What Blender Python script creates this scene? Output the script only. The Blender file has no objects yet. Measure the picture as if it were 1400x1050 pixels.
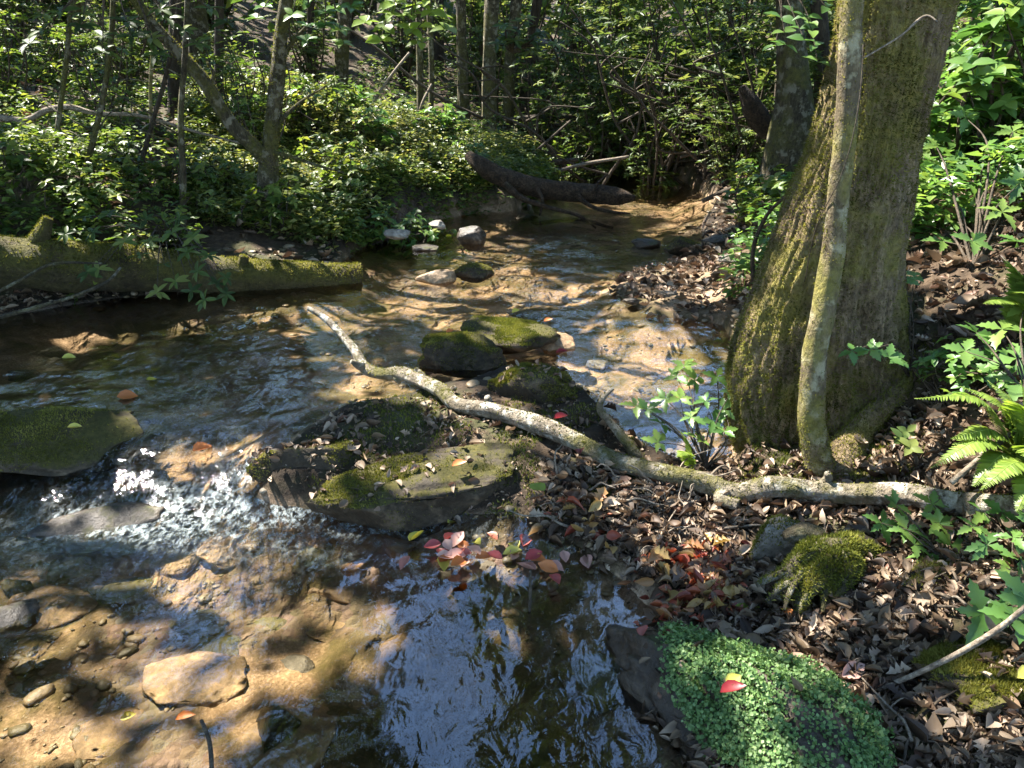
import bpy, bmesh, math
import numpy as np
from mathutils import Vector

rng = np.random.default_rng(11)
SC = bpy.context.scene
COL = SC.collection
R = math.radians

# ------------------------------------------------------------------ camera maths
CAMH, PITCH, FPX = 1.5, R(21.5), 1078.0
cP, sP = math.cos(PITCH), math.sin(PITCH)

def ray(px, py):
    u = (np.asarray(px, float) - 700) / FPX
    v = (525 - np.asarray(py, float)) / FPX
    return np.stack([u, cP + v * sP, -sP + v * cP], -1)

def atz(px, py, z):
    r = ray(px, py)
    t = (np.asarray(z, float) - CAMH) / r[..., 2]
    return r * t[..., None] + np.array([0, 0, CAMH])

def aty(px, py, Y):
    r = ray(px, py)
    t = np.asarray(Y, float) / r[..., 1]
    return r * t[..., None] + np.array([0, 0, CAMH])

def proj(P):
    d = P - np.array([0, 0, CAMH])
    f = d[:, 1] * cP - d[:, 2] * sP
    up = d[:, 1] * sP + d[:, 2] * cP
    f = np.where(f < 0.05, 0.05, f)
    return 700 + FPX * d[:, 0] / f, 525 - FPX * up / f

def ppm(Y, py):                      # metres per pixel at depth Y
    r = ray(700, py)
    return (Y / r[1]) / FPX

SUN = np.array([-0.60, 0.40, 0.97]); SUN /= np.linalg.norm(SUN)

# ------------------------------------------------------------------ noise
def _hash(i, j, k, s):
    h = (i * 374761393 + j * 668265263 + k * 2147483647 + s * 1274126177) & 0xFFFFFFFF
    h = ((h ^ (h >> 13)) * 1274126177) & 0xFFFFFFFF
    h = ((h ^ (h >> 16)) * 2246822519) & 0xFFFFFFFF
    return ((h ^ (h >> 13)) & 0xFFFFFF) / float(0xFFFFFF)

def vn(P, s=0):
    P = np.asarray(P, float)
    if P.shape[-1] == 2:
        P = np.concatenate([P, np.zeros(P.shape[:-1] + (1,))], -1)
    I = np.floor(P).astype(np.int64); f = P - I
    f = f * f * (3 - 2 * f)
    out = 0
    for a in (0, 1):
        wa = f[..., 0] if a else 1 - f[..., 0]
        for b in (0, 1):
            wb = f[..., 1] if b else 1 - f[..., 1]
            for c in (0, 1):
                wc = f[..., 2] if c else 1 - f[..., 2]
                out = out + wa * wb * wc * _hash(I[..., 0] + a, I[..., 1] + b, I[..., 2] + c, s)
    return out

def fbm(P, o=4, s=0):
    P = np.asarray(P, float); t = 0; a = 0.5; n = 0
    for i in range(o):
        t = t + a * vn(P * 2 ** i + 17.3 * i, s + i); n += a; a *= 0.5
    return t / n

def sst(a, b, x):
    t = np.clip((x - a) / (b - a), 0, 1)
    return t * t * (3 - 2 * t)

def unit(v):
    return v / np.maximum(np.linalg.norm(v, axis=-1, keepdims=True), 1e-9)

# ------------------------------------------------------------------ mesh building
class Geo:
    def __init__(self): self.V = []; self.F = []; self.A = []; self.n = 0
    def add(self, V, F, rnd=0.5):
        V = np.asarray(V, float).reshape(-1, 3)
        if len(V) == 0: return self
        for f in (F if isinstance(F, list) else [F]):
            self.F.append(np.asarray(f, np.int64) + self.n)
        self.V.append(V); a = np.asarray(rnd, float)
        self.A.append(np.full(len(V), a) if a.ndim == 0 else a)
        self.n += len(V); return self
    def verts(self): return np.concatenate(self.V)
    def mesh(self, name, org=(0, 0, 0), smooth=True, extra=None):
        V = self.verts() - np.asarray(org, float)
        me = bpy.data.meshes.new(name)
        me.vertices.add(len(V)); me.vertices.foreach_set('co', V.astype(np.float32).ravel())
        tot = sum(f.size for f in self.F); nf = sum(len(f) for f in self.F)
        me.loops.add(tot); me.polygons.add(nf)
        me.loops.foreach_set('vertex_index', np.concatenate([f.ravel() for f in self.F]).astype(np.int32))
        sizes = np.concatenate([np.full(len(f), f.shape[1]) for f in self.F])
        me.polygons.foreach_set('loop_start', (np.cumsum(sizes) - sizes).astype(np.int32))
        me.polygons.foreach_set('use_smooth', np.full(nf, smooth))
        at = me.attributes.new('rnd', 'FLOAT', 'POINT')
        at.data.foreach_set('value', np.concatenate(self.A).astype(np.float32))
        for k, v in (extra or {}).items():
            a2 = me.attributes.new(k, 'FLOAT', 'POINT'); a2.data.foreach_set('value', np.asarray(v, np.float32))
        me.update(calc_edges=True)
        return me

def tag(o, label=None, cat=None, group=None, kind=None):
    if label: o['label'] = label
    if cat: o['category'] = cat
    if group: o['group'] = group
    if kind: o['kind'] = kind
    return o

def obj(name, geo, mat, parent=None, org=None, smooth=True, extra=None):
    if parent is not None:
        org = np.zeros(3); q = parent
        while q is not None: org = org+np.array(q.location); q = q.parent
    elif org is None:
        V = geo.verts(); org = np.array([V[:, 0].mean(), V[:, 1].mean(), V[:, 2].min()])
    me = geo.mesh(name, org, smooth, extra)
    me.materials.append(mat)
    o = bpy.data.objects.new(name, me); COL.objects.link(o)
    if parent is not None: o.parent = parent
    else: o.location = org
    return o

def empty(name, loc, label, cat, group=None):
    o = bpy.data.objects.new(name, None); COL.objects.link(o)
    o.location = loc; o.empty_display_size = 0.1
    return tag(o, label, cat, group)

def copy_tree(o, parent=None):
    c = o.copy(); COL.objects.link(c); c.parent = parent
    for ch in list(o.children): copy_tree(ch, c)
    return c

# tubes
def smooth_path(P, n):
    P = np.asarray(P, float); k = len(P)
    if k == 2: return P[0] + (P[1] - P[0]) * np.linspace(0, 1, n)[:, None]
    d = np.r_[0, np.cumsum(np.linalg.norm(np.diff(P[:, :3], axis=0), axis=1))]
    t = np.linspace(0, d[-1], n)
    m = np.gradient(P, d, axis=0)
    i = np.clip(np.searchsorted(d, t, side='right') - 1, 0, k - 2)
    h = (d[i + 1] - d[i])[:, None]; s = ((t - d[i])[:, None]) / h
    return ((2*s**3-3*s**2+1)*P[i] + (s**3-2*s**2+s)*h*m[i] + (-2*s**3+3*s**2)*P[i+1] + (s**3-s**2)*h*m[i+1])

def tube(g, P, rad, n=8, steps=None, lump=0.0, lscale=6.0, seed=0, rnd=0.5, cap=True):
    P = np.asarray(P, float); rad = np.broadcast_to(np.asarray(rad, float), (len(P),))
    Q = np.concatenate([P, rad[:, None]], 1)
    if steps: Q = smooth_path(Q, steps)
    P, rad = Q[:, :3], np.maximum(Q[:, 3], 0.0004)
    T = unit(np.gradient(P, axis=0))
    ref = np.array([0.31, 0.17, 0.93]) if abs(T[:, 2]).mean() < 0.8 else np.array([0.95, 0.2, 0.1])
    A = unit(np.cross(T, ref)); B = np.cross(T, A)
    ph = np.linspace(0, 2*np.pi, n, endpoint=False)
    D = A[:, None]*np.cos(ph)[None, :, None] + B[:, None]*np.sin(ph)[None, :, None]
    rr = rad[:, None] * np.ones(n)
    if lump:
        rr = rr * (1 + lump * 2 * (fbm(P[:, None]*lscale + D*1.3*np.ones_like(D), 3, seed) - 0.5))
    V = (P[:, None] + D*rr[..., None]).reshape(-1, 3)
    m = len(P)
    a = (np.arange(m-1)[:, None]*n + np.arange(n)[None]).ravel()
    b = (np.arange(m-1)[:, None]*n + (np.arange(n)[None]+1) % n).ravel()
    F = np.stack([a, b, b+n, a+n], 1)
    Fs = [F]
    if cap:
        V = np.concatenate([V, P[[0, -1]]])
        k = np.arange(n); c0, c1 = m*n, m*n+1
        Fs.append(np.stack([np.full(n, c0), (k+1) % n, k], 1))
        Fs.append(np.stack([np.full(n, c1), (m-1)*n+k, (m-1)*n+(k+1) % n], 1))
    g.add(V, Fs, rnd)
    return P

# leaves: template stations
def leaf_tmpl(st, wd, fold=0.12, droop=0.25):
    V = []; F = []
    for s, w in zip(st, wd):
        z = -droop*s*s
        V += [(-w, s, z+fold*w), (0, s, z), (w, s, z+fold*w)]
    for i in range(len(st)-1):
        a = 3*i
        F += [(a, a+1, a+4, a+3), (a+1, a+2, a+5, a+4)]
    return np.array(V, float), np.array(F)

L4 = (np.array([(0,0,0),(-.26,.45,.07),(0,1,-.15),(.26,.45,.07)], float), np.array([(0,2,1),(0,3,2)]))
LOV = leaf_tmpl([0,.12,.35,.62,.85,1], [.01,.16,.29,.26,.12,.005], .35, .2)         # ovate
LLA = leaf_tmpl([0,.15,.4,.7,.9,1], [.012,.1,.165,.14,.06,.004], .4, .25)             # lance
LLOB = leaf_tmpl([0,.2,.38,.46,.6,.66,.82,.86,1], [.01,.13,.33,.2,.29,.15,.17,.08,.004], .25, .22)   # lobed
LPIN = leaf_tmpl([0,.3,.7,1], [.10,.125,.09,.012], .1, .1)                              # fern pinna
LOAK = leaf_tmpl([0,.15,.25,.38,.48,.6,.7,.85,1], [.01,.1,.24,.13,.32,.16,.3,.14,.01], 1.1, 0)
LCRP = leaf_tmpl([0,.2,.45,.7,1], [.02,.17,.2,.15,.01], 2.2, .1)
LDRY = leaf_tmpl([0,.15,.4,.65,.85,1], [.02,.2,.3,.25,.12,.01], .9, 0)

def leaves(g, pos, yd, nd, size, tmpl, curl=None, rnd=None, wscale=1.0):
    pos = np.asarray(pos, float); n = len(pos)
    if n == 0: return
    yd = unit(yd); X = unit(np.cross(yd, nd)); N = np.cross(X, yd)
    tv, tf = tmpl; k = len(tv)
    size = np.broadcast_to(np.asarray(size, float), (n,))
    z = np.broadcast_to(tv[:, 2], (n, k)).copy()
    if curl is not None: z = z + curl[:, None]*(tv[:, 1]-.4)[None]**2
    ws = np.broadcast_to(np.asarray(wscale, float), (n,))
    V = pos[:, None] + size[:, None, None]*(tv[None, :, 0:1]*ws[:, None, None]*X[:, None] + tv[None, :, 1:2]*yd[:, None] + z[..., None]*N[:, None])
    F = (tf[None] + (np.arange(n)*k)[:, None, None]).reshape(-1, tf.shape[1])
    if rnd is None: rnd = rng.random(n)
    g.add(V.reshape(-1, 3), F, np.repeat(rnd, k))

def rdir(n):
    v = rng.normal(size=(n, 3)); return unit(v)

def whorl(g, tip, axis, n, size, tmpl, spread=0.9, rnd=None, jitter=.25, wscale=1.):
    axis = unit(np.asarray(axis, float)); ref = np.array([1, 0, 0]) if abs(axis[0]) < .8 else np.array([0, 1, 0])
    a = unit(np.cross(axis, ref)); b = np.cross(axis, a)
    ph = np.arange(n)*2*np.pi/n + rng.random()*6 + rng.normal(0, jitter, n)
    D = a*np.cos(ph)[:, None] + b*np.sin(ph)[:, None]
    yd = unit(D*spread + axis*(1-spread) + rng.normal(0, .12, (n, 3)))
    nd = axis + rng.normal(0, .2, (n, 3))
    r0 = rng.random() if rnd is None else rnd
    leaves(g, np.repeat(np.asarray(tip, float)[None], n, 0), yd, nd, size*(.75+.4*rng.random(n)), tmpl,
           rnd=np.clip(r0+rng.normal(0, .15, n), 0, 1), wscale=wscale)

def scatter(V, Fs, n, maskf=None):
    P0 = []; 
    for F in Fs:
        P0.append(F[:, [0, 1, 2]])
        if F.shape[1] == 4: P0.append(F[:, [0, 2, 3]])
    T = np.concatenate(P0); a, b, c = V[T[:, 0]], V[T[:, 1]], V[T[:, 2]]
    cr = np.cross(b-a, c-a); ar = np.linalg.norm(cr, axis=1); N = cr/np.maximum(ar, 1e-12)[:, None]
    w = ar.copy()
    if maskf is not None: w = w*maskf((a+b+c)/3, N)
    if w.sum() <= 0: return np.zeros((0, 3)), np.zeros((0, 3))
    i = rng.choice(len(T), n, p=w/w.sum())
    u = rng.random((n, 2)); s = u.sum(1) > 1; u[s] = 1-u[s]
    return a[i] + (b-a)[i]*u[:, :1] + (c-a)[i]*u[:, 1:], N[i]

def blades(g, P, N, ln, wd, up=0.3):
    n = len(P)
    if n == 0: return
    d = unit(N + rdir(n)*.7 + np.array([0, 0, up])); s = unit(np.cross(d, rdir(n)))
    l = ln*(.4+1.1*rng.random(n))[:, None]; w = wd*(.6+.8*rng.random(n))[:, None]
    P = P - N*0.002
    V = np.stack([P-s*w, P+s*w, P+d*l+rdir(n)*ln*.15], 1).reshape(-1, 3)
    r = np.clip(.45*rng.random(n)+1.5*(fbm(P*9, 3, 37)-.5)+.28, 0, 1)
    g.add(V, np.arange(3*n).reshape(-1, 3), np.repeat(np.clip(r, 0, 1), 3))

# ------------------------------------------------------------------ node helper
class NT:
    def __init__(self, name):
        self.m = bpy.data.materials.new(name); self.m.use_nodes = True
        self.t = self.m.node_tree; self.t.nodes.clear()
        self.out = self.n('ShaderNodeOutputMaterial')
    def n(self, typ, **kw):
        nd = self.t.nodes.new(typ)
        for k, v in kw.items():
            if k.startswith('_'): setattr(nd, k[1:], v)
        for k, v in kw.items():
            if not k.startswith('_'): self.set(nd, k, v)
        return nd
    def set(self, nd, key, v):
        s = nd.inputs[int(key[1:])] if key[0] == 'i' and key[1:].isdigit() else nd.inputs[key.replace('_', ' ')]
        if isinstance(v, bpy.types.NodeSocket): self.t.links.new(v, s)
        elif isinstance(v, bpy.types.Node): self.t.links.new(v.outputs[0], s)
        else:
            if isinstance(v, tuple) and len(v) == 3 and s.type == 'RGBA': v = v + (1,)
            s.default_value = v
    def coord(self, scale=(1, 1, 1)):
        c = self.n('ShaderNodeTexCoord'); mp = self.n('ShaderNodeMapping', Vector=c.outputs['Object'])
        mp.inputs['Scale'].default_value = scale; return mp.outputs[0]
    def noise(self, vec, scale, detail=5, rough=.6, dist=0.):
        return self.n('ShaderNodeTexNoise', Vector=vec, Scale=scale, Detail=detail, Roughness=rough, Distortion=dist).outputs[0]
    def ramp(self, fac, stops):
        r = self.n('ShaderNodeValToRGB', Fac=fac); e = r.color_ramp.elements
        while len(e) < len(stops): e.new(.5)
        for x, (p, c) in zip(e, stops):
            x.position = p; x.color = (c, c, c, 1) if not isinstance(c, tuple) else c + (1,)
        return r.outputs[0]
    def mixc(self, f, a, b, mode='MIX'):
        m = self.n('ShaderNodeMix', _data_type='RGBA', _blend_type=mode)
        self.set(m, 'i0', f); self.set(m, 'i6', a); self.set(m, 'i7', b); return m.outputs[2]
    def math(self, op, a, b=0.5):
        return self.n('ShaderNodeMath', _operation=op, i0=a, i1=b).outputs[0]
    def attr(self, name): return self.n('ShaderNodeAttribute', _attribute_name=name).outputs['Fac']
    def bump(self, h, strength=.5, dist=.02, normal=None):
        b = self.n('ShaderNodeBump', Height=h, Strength=strength, Distance=dist)
        if normal is not None: self.set(b, 'Normal', normal)
        return b.outputs[0]
    def pbr(self, color, rough=.8, spec=.3, normal=None):
        p = self.n('ShaderNodeBsdfPrincipled', Base_Color=color, Roughness=rough)
        self.set(p, 'Specular IOR Level', spec)
        if normal is not None: self.set(p, 'Normal', normal)
        return p.outputs[0]
    def done(self, sh):
        self.t.links.new(sh, self.out.inputs['Surface']); return self.m

def leaf_mat(name, cols, trans=.4, rough=.4, spec=.4, tboost=1.5):
    m = NT(name); r = m.attr('rnd')
    k = len(cols)
    c = m.ramp(r, [(i/(k-1), cols[i]) for i in range(k)])
    nz = m.noise(m.coord(), 25., 2)
    c = m.mixc(m.math('MULTIPLY', nz, .35), c, m.n('ShaderNodeHueSaturation', Color=c, Value=.55).outputs[0])
    d = m.pbr(c, rough, spec)
    t = m.n('ShaderNodeBsdfTranslucent', Color=m.n('ShaderNodeHueSaturation', Color=c, Value=tboost, Saturation=1.1, Hue=.49).outputs[0]).outputs[0]
    return m.done(m.n('ShaderNodeMixShader', i0=trans, i1=d, i2=t).outputs[0])

def bark_mat(name, c1, c2, moss=(.06,.075,.012), amt=.45, sc=9., stretch=.25, bump=.6, lichen=None, upm=0.):
    m = NT(name); v = m.coord((1, 1, stretch))
    n1 = m.noise(v, sc, 8, .7, .4); n2 = m.noise(v, sc*4, 6, .7)
    c = m.ramp(n1, [(.38, c1), (.62, c2)])
    c = m.mixc(m.ramp(n2, [(.35, .85), (.62, .1)]), c, tuple(x*.35 for x in c1))
    if lichen:
        ln = m.ramp(m.noise(m.coord(), 14., 4, .6), [(.52, 0.), (.6, 1.)])
        c = m.mixc(ln, c, lichen)
    mv = m.noise(m.coord(), 3.2, 6, .7)
    f = m.ramp(m.math('ADD', mv, (amt-.5)), [(.44, 0.), (.56, 1.)])
    if upm:
        nz = m.n('ShaderNodeSeparateXYZ', Vector=m.n('ShaderNodeNewGeometry').outputs['Normal']).outputs[2]
        f = m.math('MULTIPLY', f, m.ramp(m.math('ADD', nz, m.math('MULTIPLY', mv, .6)), [(.2, 1-upm), (.65, 1.)]))
    mc = m.ramp(m.noise(m.coord(), 38., 5, .7), [(.25, tuple(x*.4 for x in moss)), (.5, moss), (.75, (moss[0]*1.6, moss[1]*1.5, moss[2]*1.3))])
    c = m.mixc(f, c, mc)
    h = m.math('ADD', n2, m.math('MULTIPLY', m.noise(m.coord(), 60., 4, .7), .8))
    b = m.bump(m.math('ADD', h, n1), bump, .03)
    return m.done(m.pbr(c, .85, .25, b))

def rock_mat(name, c1, c2, moss=(.05,.065,.012), amt=.5, rough=.65, spec=.4):
    m = NT(name); v = m.coord()
    n1 = m.noise(v, 5., 8, .65, .3); n2 = m.noise(v, 45., 6, .7)
    c = m.ramp(n1, [(.3, c1), (.7, c2)])
    c = m.mixc(m.ramp(n2, [(.4, .6), (.6, 0.)]), c, tuple(x*.4 for x in c1))
    c = m.mixc(m.ramp(m.noise(v, 11., 4, .6), [(.56, 0.), (.66, .5)]), c, tuple(min(1, x*1.7) for x in c2))
    nz = m.n('ShaderNodeSeparateXYZ', Vector=m.n('ShaderNodeNewGeometry').outputs['Normal']).outputs[2]
    f = m.ramp(m.math('ADD', m.math('ADD', m.math('MULTIPLY', nz, .35), m.noise(v, 6., 6, .7)), amt-.8), [(.42, 0.), (.55, 1.)])
    mc = m.ramp(m.noise(v, 60., 5, .7), [(.25, tuple(x*.35 for x in moss)), (.5, moss), (.75, (moss[0]*1.7, moss[1]*1.5, moss[2]*1.3))])
    c = m.mixc(f, c, mc)
    b = m.bump(m.math('ADD', m.math('MULTIPLY', n2, .6), n1), .5, .03)
    rr = m.n('ShaderNodeMix', i0=f, i2=rough, i3=.95).outputs[0]
    return m.done(m.pbr(c, rr, spec, b))

# ------------------------------------------------------------------ terrain
W_PX = [(-700,1300,0),(-600,760,0),(-420,600,.1),(-200,520,.13),(0,438,.13),(80,424,.13),(200,408,.13),(300,398,.13),(420,392,.14),(470,356,.15),
        (520,324,.16),(580,305,.18),(640,292,.19),(700,286,.2),(760,264,.21),(740,240,.23),(820,228,.24),(930,236,.23),(965,262,.22),
        (980,285,.2),(962,310,.19),(968,340,.18),(905,365,.16),(845,380,.16),(838,400,.16),(890,428,.15),(990,445,.14),(1012,480,.13),
        (1015,560,.13),(1008,650,.1),(1000,760,0),(940,835,0),(885,862,0),(872,900,0),(900,980,0),(960,1060,0),(1050,1300,0)]
P_PX = [(350,655,.1),(400,600,.13),(470,562,.13),(560,545,.13),(640,525,.13),(690,503,.13),(760,520,.13),(815,560,.13),(860,605,.13),
        (930,632,.13),(1012,648,.12),(1100,700,0),(1000,860,0),(905,840,0),(860,795,0),(770,752,0),(690,728,0),(600,712,0),(540,700,0),
        (430,696,0),(380,688,.02)]
def px2poly(L): return np.array([atz(a, b, c)[:2] for a, b, c in L])
WPOLY, PPOLY = px2poly(W_PX), px2poly(P_PX)

def sdpoly(x, y, poly):
    """signed distance, positive inside"""
    p = np.stack([x, y], -1); d = np.full(x.shape, 1e9); ins = np.zeros(x.shape, bool)
    for i in range(len(poly)):
        a, b = poly[i], poly[(i+1) % len(poly)]
        e = b-a; w = p-a
        t = np.clip((w @ e)/(e @ e), 0, 1)
        d = np.minimum(d, ((w - t[..., None]*e)**2).sum(-1))
        c = (a[1] > y) != (b[1] > y)
        with np.errstate(divide='ignore', invalid='ignore'):
            ins ^= c & (x < (b[0]-a[0])*(y-a[1])/(b[1]-a[1]+1e-12)+a[0])
    d = np.sqrt(d)
    return np.where(ins, d, -d)

CP = [(100,330,.45),(300,345,.33),(450,350,.22),(100,412,.15),(250,400,.14),(0,425,.15),(0,385,.26),(150,375,.26),(200,300,.5),(200,230,.72),(60,230,.9),
      (200,150,1.12),(400,250,.5),(480,305,.33),(540,235,.68),(540,165,1.0),(450,170,1.0),(620,285,.3),(640,205,.62),(690,205,.42),(820,218,.38),(950,240,.36),
      (1000,255,.36),(1025,300,.36),(1000,345,.27),(1035,400,.32),(940,385,.19),(1000,425,.2),(1060,330,.45),
      (1250,330,.85),(1380,400,.8),(1260,560,.42),(1380,560,.62),(1390,650,.47),(1250,700,.24),(1390,760,.36),(1390,900,.26),(1390,1040,.17),
      (1100,850,.1),(1250,900,.15),(1000,880,.06),(1000,750,.09),(1150,760,.16),(1200,1000,.08),(1300,250,1.0),(1350,205,1.12),(1350,155,1.25),
      (450,610,.17),(600,595,.22),(560,570,.19),(720,565,.21),(800,590,.18),(860,640,.14),(700,640,.17),(550,665,.08),(640,690,.04),(780,730,.05),(900,720,.08),(960,680,.11),(1060,690,.16)]
CW = [(-8,14,2.2),(-14,20,5),(-6,20,2.6),(-3,20,2.),(-25,30,12),(-10,40,9),(5,9,1.5),(8,14,3),(12,25,6),(25,30,11),(2.5,12,.75),(1,18,.8),(1,30,2.5),
      (0,45,6),(0,75,15),(-60,60,26),(60,60,26),(-50,0,12),(50,0,12),(-4.5,1.5,.35),(-8,3,1.),(3,.8,.45),(5,2,1.3),(0,-6,.1),(-20,-30,2),(20,-30,2),(2,0,.25),(12,3,3),(-12,6,2.2)]
CPT = np.array([list(atz(a, b, c)[:2])+[c] for a, b, c in CP] + [list(c) for c in CW])
_r = np.linalg.norm(CPT[:, None, :2]-CPT[None, :, :2], axis=-1)
_A = np.zeros((len(CPT)+3,)*2); _A[:len(CPT), :len(CPT)] = -_r + np.eye(len(CPT))*-.0
_A[:len(CPT), -3] = 1; _A[:len(CPT), -2:] = CPT[:, :2]; _A[-3, :len(CPT)] = 1; _A[-2:, :len(CPT)] = CPT[:, :2].T
_W = np.linalg.solve(_A, np.r_[CPT[:, 2], 0, 0, 0])

def rbf(x, y):
    out = np.zeros(x.shape)
    for i in range(len(CPT)):
        out -= _W[i]*np.hypot(x-CPT[i, 0], y-CPT[i, 1])
    return out + _W[-3] + _W[-2]*x + _W[-1]*y

def wz(x, y):
    yc = 2.72 - .42*sst(-.5, .15, x)
    up = .13 + .012*(y-3)
    return up*sst(-.3, .3, y-yc)

def sdw(x, y): return np.minimum(sdpoly(x, y, WPOLY), -sdpoly(x, y, PPOLY))

def terrain(x, y, full=False):
    x = np.asarray(x, float); y = np.asarray(y, float)
    sd = sdw(x, y); w = wz(x, y)
    p = np.stack([x, y], -1)
    n1 = fbm(p*1.3, 4, 3)-.5; n2 = fbm(p*6, 4, 9)-.5; n3 = fbm(p*22, 3, 5)-.5
    land = rbf(x, y)
    far = sst(5, 14, np.hypot(x, y))
    land = land + n1*(.05+.5*far) + n2*.06 + n3*.02
    land = np.maximum(land, w + .015 + .12*np.clip(-sd, 0, .25) + n2*.03)
    bed = w - np.minimum(.03+.33*np.clip(sd, 0, 9), .17+.06*n1) + n1*.12 + n2*(.07-.035*sst(3, 5, y)) + n3*.012
    bed = bed - .17*np.exp(-((x-.02)/.42)**2-((y-1.45)/.5)**2)*sst(0, .25, sd)
    bed = np.minimum(bed, w+.012)
    t = sst(-.05, .05, sd + n2*.08)
    h = land*(1-t) + bed*t
    return (h, sd, w) if full else h

def gpt(px, py, z=.1):
    """ground point seen at a pixel"""
    zz = z
    for _ in range(12):
        p = atz(px, py, zz); zz = .5*zz + .5*float(terrain(np.array([p[0]]), np.array([p[1]]))[0])
    return atz(px, py, zz)

def TH(x, y): return float(terrain(np.array([float(x)]), np.array([float(y)]))[0])

def axis(lo, d0, d1, hi, step, grow):
    a = list(np.arange(d0, d1, step)); s = step
    while a[-1] < hi: s *= grow; a.append(a[-1]+s)
    s = step; b = []
    c = a[0]
    while c > lo: s *= grow; c -= s; b.append(c)
    return np.array(b[::-1]+a)

def grid(xs, ys):
    X, Y = np.meshgrid(xs, ys); nx, ny = len(xs), len(ys)
    i = (np.arange(ny-1)[:, None]*nx+np.arange(nx-1)[None]).ravel()
    return X.ravel(), Y.ravel(), np.stack([i, i+1, i+nx+1, i+nx], 1)

# materials ---------------------------------------------------------
def ground_mat():
    m = NT('forest_soil'); v = m.coord()
    n1 = m.noise(v, 2.2, 8, .65, .3); n2 = m.noise(v, 18., 6, .7); n3 = m.noise(v, 90., 4, .7)
    soil = m.ramp(n2, [(.3, (.022, .015, .009)), (.55, (.06, .04, .024)), (.75, (.11, .075, .045))])
    soil = m.mixc(m.ramp(n1, [(.5, 0.), (.62, .6)]), soil, (.035, .045, .012))
    sand = m.ramp(m.noise(v, 7., 7, .65, .8), [(.3, (.18, .12, .07)), (.5, (.40, .275, .175)), (.7, (.51, .37, .255))])
    sand = m.mixc(m.ramp(n3, [(.45, .55), (.6, 0.)]), sand, (.13, .08, .04))
    alg = m.ramp(m.noise(v, 3.1, 6, .6, .5), [(.43, 0.), (.57, .88)])
    sand = m.mixc(alg, sand, m.ramp(n2, [(.3, (.04, .035, .012)), (.7, (.095, .078, .026))]))
    vo = m.n('ShaderNodeTexVoronoi', Vector=v, Scale=26.); vr = m.ramp(vo.outputs['Distance'], [(.1, 1.), (.6, 0.)])
    gm = m.ramp(m.noise(v, 1.7, 4, .5), [(.5, 0.), (.58, 1.)])
    gravel = m.mixc(.7, m.n('ShaderNodeHueSaturation', Color=vo.outputs['Color'], Saturation=.25, Value=.3).outputs[0], (.14, .085, .045))
    sand = m.mixc(m.math('MULTIPLY', gm, .8), sand, gravel)
    sand = m.mixc(m.attr('pool_dark'), sand, m.ramp(n2, [(.3, (.03, .028, .012)), (.7, (.075, .065, .028))]))  # bed colour darkened in the near pool so the mirrored sky stands out
    bed = m.attr('bed')
    soil = m.mixc(m.attr('wet'), soil, m.n('ShaderNodeHueSaturation', Color=soil, Value=.38).outputs[0])
    c = m.mixc(bed, soil, sand)
    h = m.math('ADD', m.math('MULTIPLY', n2, 1.), m.math('MULTIPLY', n3, .5))
    h = m.math('ADD', h, m.math('MULTIPLY', m.math('MULTIPLY', vr, gm), .8))
    return m.done(m.pbr(c, .9, .2, m.bump(h, .6, .03)))

def water_mat():
    m = NT('stream_water')
    rip = m.attr('ripple'); dep = m.attr('depth'); foam = m.attr('foam')
    w1 = m.noise(m.coord((1., .75, 1)), 15., 3, .5, .9)
    w2 = m.noise(m.coord((1., .6, 1)), 7.5, 2, .55, .6)
    w3 = m.noise(m.coord((1.1, .8, 1)), 62., 3, .6, .5)
    h = m.math('ADD', m.math('MULTIPLY', w1, .8), m.math('ADD', m.math('MULTIPLY', w2, 1.6), m.math('MULTIPLY', w3, m.math('ADD', m.math('MULTIPLY', foam, .35), .06))))
    b = m.n('ShaderNodeBump', Height=h, Strength=1., Distance=m.math('MULTIPLY', rip, .0052))
    fr = m.n('ShaderNodeFresnel', IOR=1.55, Normal=b.outputs[0]).outputs[0]
    gl = m.n('ShaderNodeBsdfGlossy', Color=(1, 1, 1), Roughness=.035, Normal=b.outputs[0]).outputs[0]
    tint = m.ramp(dep, [(0., (.97, .96, .92)), (.3, (.91, .88, .79)), (.6, (.70, .66, .50)), (1., (.42, .41, .27))])
    tr = m.n('ShaderNodeBsdfTransparent', Color=tint).outputs[0]
    s = m.n('ShaderNodeMixShader', i0=fr, i1=tr, i2=gl).outputs[0]
    fn = m.ramp(m.noise(m.coord((1, .55, 1)), 42., 8, .8, .35), [(.47, 0.), (.78, .8)])
    ff = m.math('MULTIPLY', fn, foam)
    fo = m.pbr((.52, .60, .60), .45, .5, b.outputs[0])
    return m.done(m.n('ShaderNodeMixShader', i0=ff, i1=s, i2=fo).outputs[0])

M = {}
M['ground'] = ground_mat(); M['water'] = water_mat()
M['bigbark'] = bark_mat('mossy_bark', (.20,.14,.075), (.50,.37,.21), (.24,.205,.055), .47, 20., .6, 1.2)
M['palebark'] = bark_mat('pale_mossy_bark', (.10,.075,.042), (.21,.165,.09), (.13,.115,.03), .49, 12., .5, .5, (.25,.225,.14))
M['branch'] = bark_mat('weathered_branch', (.20,.16,.105), (.46,.385,.29), (.11,.10,.03), .45, 9., 1., 1.2, (.52,.48,.40), .4)
M['darkbark'] = bark_mat('dark_bark', (.035,.026,.017), (.09,.068,.045), (.045,.05,.014), .36, 14., .3, .7)
M['bark'] = bark_mat('grey_brown_bark', (.05,.040,.022), (.14,.115,.065), (.085,.08,.022), .47, 16., .4, .9, (.20,.18,.13))
M['log'] = bark_mat('rotting_log', (.04,.028,.016), (.13,.092,.05), (.10,.088,.02), .58, 12., 1., 1.1, None, .6)
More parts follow.
